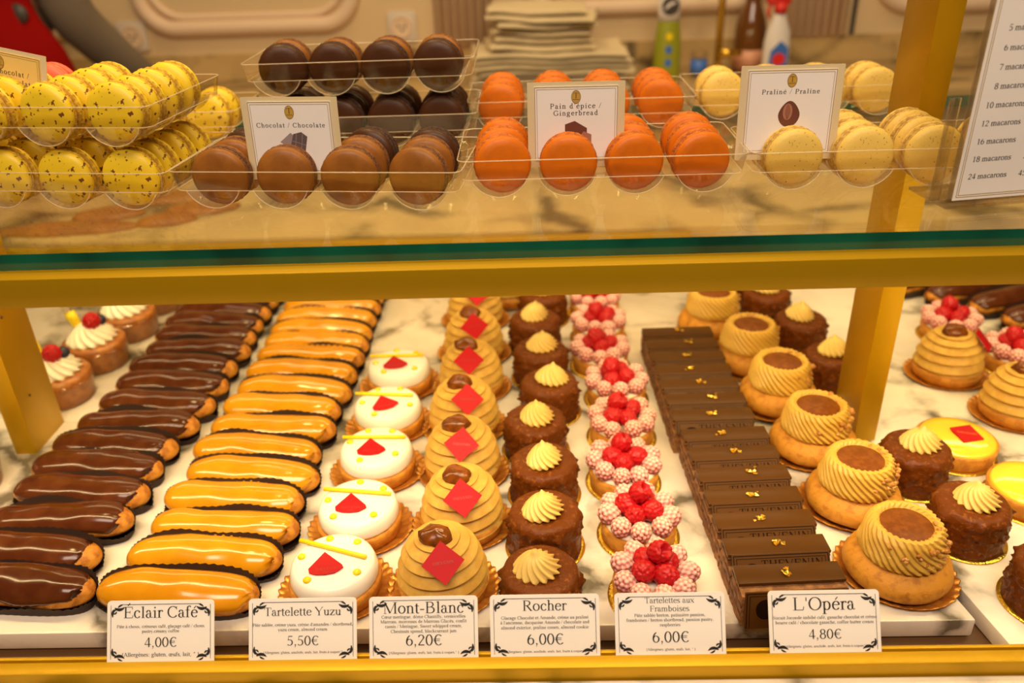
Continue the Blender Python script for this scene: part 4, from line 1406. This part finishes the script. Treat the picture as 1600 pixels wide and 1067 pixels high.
T = make_tray(4, 5.5, 11.6, 'lower clear tray of speckled yellow macarons at left directly on the glass', grp)
fill_tray(T, (-38.9, 62.6, Z0), R(-7), 4, 5.35, 4, lambda c, r: 'speck', 'lower yellow tray', 'macarons in the lower yellow tray')
T = make_tray(4, 5.5, 11.6, 'upper clear tray of speckled yellow macarons stacked at left', grp)
fill_tray(T, (-38.9, 62.4, Z0 + TZ), R(-7), 4, 5.35, 4, lambda c, r: 'plain' if (c, r) in ((3, 3),) else ('red' if (c, r) in ((1, 3),) else 'speck'), 'upper yellow tray', 'macarons in the upper yellow tray', skip=((0, 2),))
T = make_tray(4, 5.3, 8.0, 'clear tray of speckled yellow macarons behind the yellow stack at rear left', grp)
fill_tray(T, (-39.5, 82.0, Z0), 0, 4, 5.2, 2, lambda c, r: 'speck', 'rear yellow tray', 'macarons in the rear yellow tray')

# ------------------------------------------------------------------ price cards in the front rail


def leaf(mb, p0, p1, p2, wd, y, n=8):
    vs = []
    for i in range(n + 1):
        s = i / n
        x = (1 - s) ** 2 * p0[0] + 2 * s * (1 - s) * p1[0] + s * s * p2[0]
        z = (1 - s) ** 2 * p0[1] + 2 * s * (1 - s) * p1[1] + s * s * p2[1]
        tx = 2 * (1 - s) * (p1[0] - p0[0]) + 2 * s * (p2[0] - p1[0])
        tz = 2 * (1 - s) * (p1[1] - p0[1]) + 2 * s * (p2[1] - p1[1])
        ln = math.hypot(tx, tz) or 1
        k = wd * math.sin(PI * min(1, .08 + s * .92)) ** .8 / 2
        vs += [(x - tz / ln * k, y, z + tx / ln * k), (x + tz / ln * k, y, z - tx / ln * k)]
    return mb.add(vs, [(2 * i, 2 * i + 1, 2 * i + 3, 2 * i + 2) for i in range(n)])


def ornament(mb, cx, cz, sx, sz, y):
    def q(a, b):
        return (cx + sx * a, cz - sz * b)
    leaf(mb, q(.02, .85), q(-.08, .30), q(.34, .34), .20, y)
    leaf(mb, q(.06, .62), q(.30, .62), q(.30, .42), .12, y)
    leaf(mb, q(.16, .20), q(.55, .48), q(.92, .12), .22, y)
    leaf(mb, q(.40, .18), q(.52, .02), q(.78, -.02), .13, y)
    leaf(mb, q(.22, .36), q(.36, .30), q(.50, .30), .10, y)
    return mb


def price_card(xc, label, titles, desc, price, allerg, wd=7.75):
    H_ = 4.62
    t = thing('price_card', label, 'price card', (xc, 41.12, 2.70 - .42), group='price cards in the front rail', rot=(R(-32), 0, 0))
    m = MB()
    hw = wd / 2
    plate(m, rounded(-hw, hw, 0, H_, .28), 0, .07)
    c = m.build('card', 'card_paper', t, smooth=False)
    y = -.012
    b = MB()
    flat_line(b, -hw + .95, H_ - .27, hw - .95, H_ - .27, .045, y)
    for s in (-1, 1):
        flat_line(b, s * (hw - .27), .5, s * (hw - .27), H_ - .3, .035, y)
        ornament(b, s * (hw - .38), H_ - .30, -s, 1, y)
        ornament(b, s * (hw - .38), .42, -s, -1, y)
    b.build('border_ornament', 'ink', c, smooth=False)
    tx = MB()

    def fit(s, width, dist, sz=None, bold=1.0, seg=14):
        size = sz or width / text_width(s, 1)
        text(tx, s, 0, H_ - dist, size, y, bold, seg=seg)
    for s, width, dist in titles:
        fit(s, width, dist, seg=18)
    for s, width, dist in desc:
        fit(s, width, dist, bold=1.25, seg=8)
    fit(price[0], price[1], price[2], seg=16)
    fit(allerg[0], allerg[1], allerg[2], bold=1.25, seg=8)
    tx.build('lettering', 'ink', c, smooth=False)
    return t


price_card(-27.1, 'white price card reading Éclair Café, leftmost in the front rail', [('Éclair Café', 5.4, 1.22)],
           [('Pâte à choux, crémeux café, glaçage café / choux', 6.35, 1.92), ('pastry,creamy coffee', 2.7, 2.26)], ('4,00€', 2.35, 3.27), ('(Allergènes: gluten, œufs, lait, * )', 5.6, 3.93))
price_card(-16.85, 'white price card reading Tartelette Yuzu in the front rail', [('Tartelette Yuzu', 5.55, 1.22)],
           [('Pâte sablée, crème yuzu, crème d\'amandes / shortbread,', 7.2, 1.95), ('yuzu cream, almond cream', 3.55, 2.29)], ('5,50€', 2.3, 3.3), ('(Allergènes: gluten, arachide, œufs, lait, fruits à coques*)', 5.7, 3.86))
price_card(-8.2, 'white price card reading Mont-Blanc in the front rail', [('Mont-Blanc', 5.8, 1.18)],
           [('Cœur meringue, dôme Chantilly, vermicelles', 6.0, 1.52), ('Marrons, morceaux de Marrons Glacés, confit', 6.15, 1.85), ('cassis / Meringue, Sweet whipped cream,', 5.5, 2.18),
            ('Chestnuts spread, blackcurrant jam', 4.7, 2.53)], ('6,20€', 2.6, 3.42), ('(Allergènes: gluten, œufs, lait, fruits à coques,* )', 5.0, 4.0))
price_card(.42, 'white price card reading Rocher in the front rail', [('Rocher', 3.15, 1.12)],
           [('Glacage Chocolat et Amande, crème au praliné', 6.2, 1.71), ('à l\'ancienne, dacquoise Amande / chocolate and', 6.3, 2.04), ('almond exterior, praline cream, almond cookie', 6.2, 2.39)],
           ('6,00€', 2.6, 3.47), ('(Allergènes: gluten, arachide, œufs, lait, fruits à coques*)', 5.75, 4.03))
price_card(9.25, 'white price card reading Tartelettes aux Framboises in the front rail', [('Tartelettes aux', 3.5, .72), ('Framboises', 2.8, 1.30)],
           [('Pâte sablée breton, patissière passion,', 5.0, 1.66), ('framboises / breton shortbread, passion pastry,', 6.15, 1.99), ('raspberries', 1.45, 2.33)],
           ('6,00€', 2.6, 3.44), ('(Allergènes: gluten, œufs, lait, * )', 3.45, 4.0))
price_card(20.05, 'white price card reading L\'Opéra, rightmost in the front rail', [('L\'Opéra', 4.36, 1.36)],
           [('Biscuit Joconde imbibé café, ganache chocolat et crème', 7.3, 1.97), ('beurre café / chocolate ganache, coffee butter cream', 6.85, 2.31)],
           ('4,80€', 2.3, 3.34), ('(Allergènes: gluten, arachide, œufs, lait, fruits à coques*)', 5.7, 3.92))

# ------------------------------------------------------------------ flavour cards standing among the macarons


def flavour_card(name_lines, label, loc, rot, wd, ht, picture, paper='card_paper'):
    t = thing('flavour_card', label, 'flavour card', loc, group='flavour cards among the macarons', rot=rot)
    hw = wd / 2
    m = MB()
    plate(m, rounded(-hw - .3, hw + .3, 0, ht, .06, 2), .07, .12)
    m.build('sleeve', 'card_cream', t, smooth=False)
    mg = .22
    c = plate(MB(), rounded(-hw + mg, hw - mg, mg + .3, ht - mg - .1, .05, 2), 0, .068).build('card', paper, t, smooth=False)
    y = -.012
    b = MB()
    for e, wl in ((.06, .06), (.22, .035)):
        flat_frame(b, -hw + mg + e, hw - mg - e, mg + .3 + e, ht - mg - .1 - e, wl, y)
    b.build('gold_border', 'gold_line', c, smooth=False)
    lg = flat_ell(MB(), 0, ht - 1.12, .36, .50, y).build('logo', 'logo_gold', c, smooth=False)
    lt = text(MB(), 'T', 0, ht - 1.22, .62, y - .01, 1.0)
    flat_line(lt, -.26, ht - 1.32, .26, ht - 1.32, .03, y - .01)
    n = 40
    ring = [(.345 * math.cos(2 * PI * i / n), .485 * math.sin(2 * PI * i / n)) for i in range(n)]
    for i in range(n):
        a, d = ring[i], ring[(i + 1) % n]
        flat_line(lt, a[0], ht - 1.12 + a[1], d[0], ht - 1.12 + d[1], .03, y - .01)
    lt.build('logo_letter', 'print_brown', lg, smooth=False)
    tx = MB()
    for s, width, dist, dx in name_lines:
        size = width / text_width(s, 1, .11)
        text(tx, s, dx, ht - dist, size, y, 1.1, track=.11, seg=12)
    tx.build('lettering', 'ink', c, smooth=False)
    st_ = {'choc': 1.35, 'cake': 1.02, 'nut': 1.95}[picture]

    def up(pts):
        return [(a, b + st_) for a, b in pts]
    if picture == 'choc':
        p = flat_poly(MB(), up([(-.25, 1.15), (.9, .75), (1.2, 2.0), (.75, 2.35), (.1, 2.2)]), y).build('picture', 'print_slate', c, smooth=False)
        q = flat_poly(MB(), up([(-1.0, 1.6), (-.25, 1.1), (.1, 2.1), (-.1, 2.3)]), y)
        q.build('picture_bar', 'print_mauve', p, smooth=False)
        r = MB()
        for a in ((.15, 1.1, .35, 2.2), (-.1, 1.7, 1.05, 1.35), (.6, .9, .85, 2.2)):
            flat_line(r, a[0], a[1] + st_, a[2], a[3] + st_, .04, y - .008)
        r.build('picture_line', 'print_mauve', p, smooth=False)
    elif picture == 'cake':
        p = flat_poly(MB(), up([(-.85, 1.1), (.85, 1.0), (.85, 2.0), (-.1, 2.55), (-.85, 2.3)]), y).build('picture', 'print_brown', c, smooth=False)
        flat_poly(MB(), up([(.0, 1.0), (1.2, .9), (1.2, 1.5), (.6, 1.75)]), y - .006).build('picture_crumb', 'print_pale', p, smooth=False)
    elif picture == 'nut':
        p = flat_poly(MB(), up([(.82 * math.sin(a) * (1 - .28 * max(0, math.cos(a))), 1.55 + .98 * math.cos(a)) for a in [2 * PI * i / 30 for i in range(30)]]), y).build('picture', 'print_brown', c, smooth=False)
        q = flat_poly(MB(), up([(-.12 + .36 * math.sin(a), 1.72 + .62 * math.cos(a)) for a in [2 * PI * i / 24 for i in range(24)]]), y - .006).build('picture_inside', 'print_pale', p, smooth=False)
        r = MB()
        for k in range(4):
            leaf(r, (-.12, 1.15 + st_), (-.4 + .2 * k, 1.7 + st_), (-.12, 2.3 + st_), .04, y - .012)
        r.build('picture_line', 'print_brown', p, smooth=False)
    return t


flavour_card([('Chocolat / Chocolate', 5.5, 2.25, 0)], 'flavour card reading Chocolat / Chocolate standing behind brown macarons in the front chocolate tray',
             (-18.1, 63.3, 30.85), (R(-4), 0, R(-6)), 7.0, 6.3, 'choc')
flavour_card([("Pain d'épice /", 4.0, 1.98, 0), ('Gingerbread', 3.5, 2.5, 0)], 'flavour card reading Pain d\'épice / Gingerbread among the orange macarons',
             (3.75, 64.75, 30.85), (R(-4), 0, R(-2)), 6.9, 6.5, 'cake')
flavour_card([('Praliné / Praline', 4.4, 2.1, 0)], 'flavour card reading Praliné / Praline among the pale yellow macarons',
             (20.1, 64.65, 31.0), (R(-4), 0, R(-2)), 7.1, 7.1, 'nut')
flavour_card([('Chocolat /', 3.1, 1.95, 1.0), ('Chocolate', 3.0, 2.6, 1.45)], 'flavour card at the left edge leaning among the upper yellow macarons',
             (-42.0, 66.8, 35.0), (R(-6), R(10), R(-12)), 7.4, 6.0, 'choc', 'card_paper_lit')

# ------------------------------------------------------------------ macaron menu in an acrylic stand
t = thing('menu_stand', 'large white macaron price list in a clear acrylic stand at the right edge', 'menu stand', (29.85, 57.0, SHELF + .02), rot=(0, 0, R(9)))
MB().box(-.35, 14.5, -.1, 4.6, 0, .28).build('foot', 'acrylic', t, bevel=.05)
MB().box(-.05, 14.3, .30, .48, .28, 20).build('back_plate', 'acrylic', t, bevel=.03)
MB().box(-1.0, -.2, .9, 1.1, .28, 7.6).build('side_pocket', 'acrylic', t, bevel=.03)
pc = MB().box(.2, 14.1, .12, .2, .55, 20).build('paper', 'card_paper', t, smooth=False)
bd = MB()
for e, wl in ((.22, .05), (.36, .05)):
    flat_line(bd, .2 + e, .55 + e, .2 + e, 20, wl, .11)
    flat_line(bd, .2 + e, .55 + e, 13.9 - e, .55 + e, wl, .11)
bd.build('gold_border', 'gold_line', pc, smooth=False)
tx = MB()
for k, (s, pr) in enumerate((('24 macarons', '45'), ('18 macarons', '34'), ('16 macarons', '30'), ('12 macarons', '2'), ('10 macarons', '1'), ('8 macarons', '1'), ('7 macarons', '1'), ('6 macarons', '1'), ('5 macarons', ''))):
    text(tx, s, 3.95 + .02 * k, 2.05 + 1.235 * k, .58, .108, 1.15, align='r')
    if pr:
        text(tx, pr, 4.85 + .03 * k, 2.05 + 1.235 * k, .58, .108, 1.15, align='l')
text(tx, 'Le ', 1.75, 14.4, .72, .108, 1.1, align='l')
text(tx, 'Macaron', 2.72, 14.4, .72, .108, 1.75, align='l')
text(tx, 'Nos coffrets', 2.65, 13.15, .62, .108, 1.1, align='l', shear=.25)
tx.build('lettering', 'ink', pc, smooth=False)

# ------------------------------------------------------------------ biscuits on the service counter
for k, (x, y, lx, ly, rz, lab) in enumerate(((-69.5, 117.6, 10.5, 2.6, 4, 'long flat brown biscuit nearest the glass on the service counter at left'),
                                             (-66.0, 123.8, 5.5, 2.8, 10, 'rounded brown biscuit behind the long one on the service counter'),
                                             (-55.6, 120.4, 4.6, 2.2, 15, 'small flat brown biscuit in the middle of the counter biscuits'),
                                             (-52.0, 125.6, 6.0, 3.0, 12, 'oval brown biscuit rightmost on the service counter'),
                                             (-60.5, 131.2, 7.0, 3.0, 8, 'brown biscuit furthest back on the service counter'))):
    m = MB().ell((0, 0, 0), (lx, ly, 1.25), 14, 28, lambda d: 1 + .10 * nz(d.x * 2 + k, d.y * 2, d.z * 2))
    for i, v in enumerate(m.v):
        m.v[i] = (v[0], v[1], max(0, v[2] * (1 if v[2] > 0 else 0) + .02))
    o = m.build('biscuit', 'cookie', loc=(x, y, 7.62), rot=(0, 0, R(rz)))
    tag(o, lab, 'biscuit', 'biscuits on the service counter')

# ------------------------------------------------------------------ paper bags piled on the back counter


def bag(wd, dp, th_, seed, amp):
    rnd = random.Random(seed)
    nx, ny = 22, 12
    top = [(i / (nx - 1) * 2 - 1, 1) for i in range(nx)] + [(1 - i / (nx - 1) * 2, 0) for i in range(nx)]

    def pt(i, j):
        v = i / (ny - 1) * 2 - 1
        u, s = top[j]
        x = u * wd / 2 * (1 + .09 * nz(v * 2.2, seed, u))
        y = v * dp / 2 * (1 + .09 * nz(u * 2.2, seed, 4))
        z = amp * nz(x * .09, y * .09, seed * .02) + (th_ * s if abs(v) < 1 else th_ * (.3 + .4 * s)) * (1 - .2 * abs(u) ** 3)
        z += .18 * nz(x * .35, y * .35, seed) * s * (1 - .0)
        return (x, y, z)
    m = MB().grid(ny, len(top), pt, False, True)
    n0 = len(m.v)
    L_ = len(top)
    m.f.append(tuple(range(L_)))
    m.f.append(tuple(n0 - 1 - k for k in range(L_)))
    return m


rnd = random.Random(3)
z = 6.35
NB = 8
for k in range(NB):
    o = bag(37.5, 24, .95, 10 + k, .5).build('paper_bag', 'kraft_paper', loc=(6.5 + rnd.uniform(-1.2, 1.2), 219 + rnd.uniform(-1, 1), z), rot=(0, 0, R(rnd.uniform(-4, 4))), angle=.9)
    tag(o, 'wide folded cream paper bag, ' + ('bottom' if k == 0 else ORD[k] + ' from the bottom') + ' of the lower pile', 'paper bag', 'paper bags in the lower pile')
    z += 1.28
z += .1
for k in range(6):
    big = k in (0, 4)
    o = bag(24 if not big else 26, 19, 1.25, 30 + k, .8).build('paper_bag', 'kraft_paper', loc=(3.6 + rnd.uniform(-1.0, 1.0), 220 + rnd.uniform(-1, 1), z), rot=(0, 0, R(rnd.uniform(-9, 9))), angle=.9)
    tag(o, 'small folded cream paper bag, ' + ('bottom' if k == 0 else ORD[k] + ' from the bottom') + ' of the upper pile', 'paper bag', 'paper bags in the upper pile')
    z += 1.62

# ------------------------------------------------------------------ bottles, tap and jar on the back counter
CT = 6.02
t = thing('spray_bottle', 'green and yellow cleaning spray bottle with round dark emblem behind the gingerbread macarons', 'spray bottle', (36.6, 226, CT))
flat = Matrix.Scale(.62, 4, (0, 1, 0))
MB().lathe([(.01, 0), (3.3, 0), (3.55, .5), (3.5, 6), (3.2, 11), (2.5, 15.5), (1.6, 17.5), (1.5, 18.5), (.01, 18.5)], 28).xf(flat).build('body', 'spray_green', t)
MB().lathe([(.01, 14.5), (2.75, 14.5), (2.9, 17), (2.7, 20), (1.6, 21.5), (1.4, 24), (.01, 24)], 24).xf(flat).build('sleeve_label', 'white_plastic', t)
flat_ell(MB(), 0, 18.2, 2.2, 2.2, -1.9).build('round_emblem', 'dark_grey', t, smooth=False)
leaf(MB(), (-1.4, 17.4), (0, 19.2), (1.5, 18.9), .8, -1.93).build('emblem_swoosh', 'white_plastic', t, smooth=False)
for k in range(3):
    flat_ell(MB(), 0, 4.5 + 3.2 * k, .9, 1.0, -2.22).build('label_mark', 'blue_label' if k < 2 else 'yellow_gel', t, smooth=False)
MB().box(-1.2, 1.2, -3.5, 1.5, 24, 26.4).build('trigger_head', 'dark_grey', t, bevel=.3)

t = thing('spray_bottle', 'white spray bottle with red trigger and blue and red label behind the praline card', 'spray bottle', (63.0, 220, CT))
MB().lathe([(.01, 0), (3.1, 0), (3.3, .5), (3.3, 9), (2.9, 12), (1.7, 15), (1.35, 16.5), (.01, 16.5)], 28).xf(flat).build('body', 'white_plastic', t)
flat_poly(MB(), [(-2.4, 3), (2.4, 3), (2.4, 8.2), (.4, 10), (-2.0, 7.6)], -2.12).build('label', 'blue_label', t, smooth=False)
flat_ell(MB(), .2, 5.6, 1.6, 1.5, -2.16).build('label_badge', 'red_plastic', t, smooth=False)
MB().lathe([(.01, 16.3), (1.5, 16.3), (1.6, 18.5), (.01, 18.5)], 20).build('collar', 'red_plastic', t)
MB().box(-3.6, 2.2, -1.0, 1.0, 18.4, 21.2).build('trigger_head', 'red_plastic', t, bevel=.35)
MB().tube([(-2.2, 0, 18.6), (-3.0, 0, 16.8), (-2.7, 0, 15.2)], .45, 8).build('trigger', 'red_plastic', t)

t = thing('wine_bottle', 'amber brown bottle with pink label beside the white spray bottle', 'bottle', (59.2, 232, CT))
MB().lathe([(.01, 0), (3.9, 0), (4.1, .4), (4.1, 11), (3.6, 13.5), (2.2, 17), (1.55, 20), (1.45, 27), (.01, 27)], 32).build('glass_body', 'bottle_amber', t)
MB().lathe([(4.14, 1.5), (4.14, 6.2)], 32).build('label', 'pink_label', t)
MB().lathe([(1.5, 23), (1.62, 23.2), (1.62, 28), (.01, 28.2)], 24).build('foil', 'brass', t)

t = thing('tap', 'polished brass swan-neck tap on the back counter', 'tap', (49.8, 226, CT))
MB().lathe([(.01, 0), (2.1, 0), (2.0, .8), (1.3, 1.3), (1.15, 3), (.01, 3)], 24).build('base', 'brass', t)
MB().tube([(0, 0, 2)] + [(0, 0, 4 + 2 * k) for k in range(11)] + [(-2.3 + 2.3 * math.cos(a), 0, 24 + 2.3 * math.sin(a)) for a in [PI * q / 8 for q in range(1, 9)]] + [(-4.6, 0, 22), (-4.6, 0, 19.6)], .95, 12).build('spout', 'brass', t)
MB().tube([(0, 0, 6.2), (2.5, -.3, 6.2), (6.0, -.6, 6.3)], [1.35, 1.1, .75], 12).build('lever', 'brass', t)

t = thing('jar', 'small clear jar with blue label beside the brass tap', 'jar', (45.2, 227, CT))
MB().lathe([(2.0, 0), (2.2, .3), (2.2, 6.2), (1.9, 6.8)], 24).build('glass', 'cup_film', t)
MB().lathe([(2.24, .8), (2.24, 4.6)], 24).build('label', 'blue_label', t)

# ------------------------------------------------------------------ person behind the counter at the left


def skin(name, pts, edges, material, parent, root=0, sub=2):
    """pts: (x, y, z, radius) in cm"""
    bm = bmesh.new()
    lay = bm.verts.layers.skin.verify()
    vs = []
    for i, (x, y, z_, r) in enumerate(pts):
        v = bm.verts.new((x * S, y * S, z_ * S))
        rr = r if isinstance(r, tuple) else (r, r)
        v[lay].radius = (rr[0] * S, rr[1] * S)
        v[lay].use_root = i == root
        vs.append(v)
    for a, b in edges:
        bm.edges.new((vs[a], vs[b]))
    me = bpy.data.meshes.new(name)
    bm.to_mesh(me)
    bm.free()
    me.materials.append(MATS[material])
    o = bpy.data.objects.new(name, me)
    COL.objects.link(o)
    md = o.modifiers.new('skin', 'SKIN')
    md.use_smooth_shade = True
    s = o.modifiers.new('sub', 'SUBSURF')
    s.levels = s.render_levels = sub
    o.parent = parent
    return o


PX, PY = -116.5, 187.0
pr = thing('person', 'person in grey sleeves and red apron leaning a hand on the back counter', 'person', (PX, PY, -92))


def rel(L_):
    return [(x - PX, y - PY, z + 92, r) for x, y, z, r in L_]


# body: legs, torso, neck, head, both arms as one surface
B = rel([(PX, PY, 2, (13, 11)), (PX, PY, 22, (13, 10)), (PX, PY, 40, (14.5, 10)), (PX, PY, 52, (6, 6)), (PX, PY - 1, 60, (6.5, 7.5)), (PX, PY - 1, 69, (7.4, 8.8)), (PX, PY - 1, 76, (5, 6)),
         (PX + 17, PY, 45, 5.6), (-99.0, 192, 30, 4.6), (-94.5, 206, 15.5, 3.7), (-96.6, 223, 9.8, 2.6), (-97.0, 226, 9.2, (3.6, 2.0)),
         (PX - 17, PY, 45, 5.6), (PX - 22, PY, 22, 4.6), (PX - 20, PY - 10, 4, 3.6), (PX - 17, PY - 18, 0, 2.8),
         (PX - 8, PY, -8, 9), (PX - 9, PY, -45, 6.5), (PX - 9, PY + 1, -84, 4.4), (PX - 9, PY - 6, -89, (4, 2.4)),
         (PX + 8, PY, -8, 9), (PX + 9, PY, -45, 6.5), (PX + 9, PY + 1, -84, 4.4), (PX + 9, PY - 6, -89, (4, 2.4))])
EB = [(0, 1), (1, 2), (2, 3), (3, 4), (4, 5), (5, 6), (2, 7), (7, 8), (8, 9), (9, 10), (10, 11), (2, 12), (12, 13), (13, 14), (14, 15), (0, 16), (16, 17), (17, 18), (18, 19), (0, 20), (20, 21), (21, 22), (22, 23)]
body = skin('body', B, EB, 'skin', pr)
# fingers and thumb resting on the worktop
FP, FE = [(-97.0 - PX, 226 - PY, 9.2 + 92, (3.2, 1.7))], []
for k, (dx, ln) in enumerate(((-3.0, 6.0), (-1.0, 7.4), (1.0, 7.6), (2.9, 6.6))):
    n0 = len(FP)
    FP += [(-97 + dx * .9 - PX, 228.5 - PY, 9.3 + 92, .95), (-97 + dx * 1.15 - PX, 228.5 + ln * .5 - PY, 9.0 + 92, .9), (-97 + dx * 1.25 - PX, 228.5 + ln - PY, 7.6 + 92, .75)]
    FE += [(0, n0), (n0, n0 + 1), (n0 + 1, n0 + 2)]
n0 = len(FP)
FP += [(-93.2 - PX, 225.5 - PY, 9 + 92, 1.1), (-91.0 - PX, 228 - PY, 8 + 92, .95), (-90.2 - PX, 230.5 - PY, 7.6 + 92, .8)]
FE += [(0, n0), (n0, n0 + 1), (n0 + 1, n0 + 2)]
skin('hand', FP, FE, 'skin', body)
SH = rel([(PX, PY, 3, (13.8, 11.8)), (PX, PY, 22, (13.8, 10.8)), (PX, PY, 40, (15.3, 10.8)), (PX + 17, PY, 45, 6.6), (-99.0, 192, 30, 5.5), (-94.5, 206, 15.5, 4.7), (-96.2, 219, 11, 3.7),
          (PX - 17, PY, 45, 6.6), (PX - 22, PY, 22, 5.6), (PX - 20, PY - 10, 4, 4.4)])
skin('grey_sweater', SH, [(0, 1), (1, 2), (2, 3), (3, 4), (4, 5), (5, 6), (2, 7), (7, 8), (8, 9)], 'grey_knit', pr)
TR = rel([(PX, PY, 3, (14, 12)), (PX - 8, PY, -10, 10), (PX - 9, PY, -45, 7.6), (PX - 9, PY + 1, -86, 6.4), (PX + 8, PY, -10, 10), (PX + 9, PY, -45, 7.6), (PX + 9, PY + 1, -86, 6.4)])
skin('trousers', TR, [(0, 1), (1, 2), (2, 3), (0, 4), (4, 5), (5, 6)], 'trousers', pr)


def apron(i, j):
    u = -1 + 2 * j / 24
    z_ = 46 - 75 * i / 24
    wd = 1.15 if z_ > 30 else (1.15 + (30 - z_) / 20 * .45 if z_ > 10 else 1.6)
    a = u * wd
    ra = 15.6 + (2.6 if z_ < 25 else 2.6 * max(0, (34 - z_) / 9))
    return (ra * math.sin(a) * 1.12, -(13.6 * math.cos(a)) - .6, z_ + 92)


ap = MB().grid(25, 25, apron).build('red_apron', 'red_cloth', pr, solid=.4)
for dx, z_ in ((14.2, 32), (5, 24)):
    MB().lathe([(.01, 0), (2.0, 0), (1.9, .5), (.01, .7)], 20).xf(Matrix.Translation((dx, -13.8 + abs(dx) * .36, z_ + 92)) @ Matrix.Rotation(PI / 2, 4, 'X')).build('button', 'dark_grey', ap)
HR = MB().ell((0, 0, 70 + 92), (8.6, 9.8, 9.6), 14, 22, lambda d: 1 if d.z > -.2 or d.y > .1 else .72)
HR.build('hair', 'hair', pr)
fc = MB().tube([(0, -9.4, 68 + 92), (0, -11.0, 65.2 + 92), (0, -9.6, 64.6 + 92)], [.7, 1.1, .8], 8)
fc.build('nose', 'skin', body)
for s in (-1, 1):
    MB().ell((3.0 * s, -8.9, 68.6 + 92), (1.1, .6, .7), 8, 12).build('eye', 'dark_grey', body)
    MB().ell((7.6 * s, -.5, 66.5 + 92), (.8, 1.8, 2.9), 8, 12).build('ear', 'skin', body)
MB().ell((0, -8.8, 61.8 + 92), (2.2, .6, .6), 8, 12).build('mouth', 'red_cloth', body)
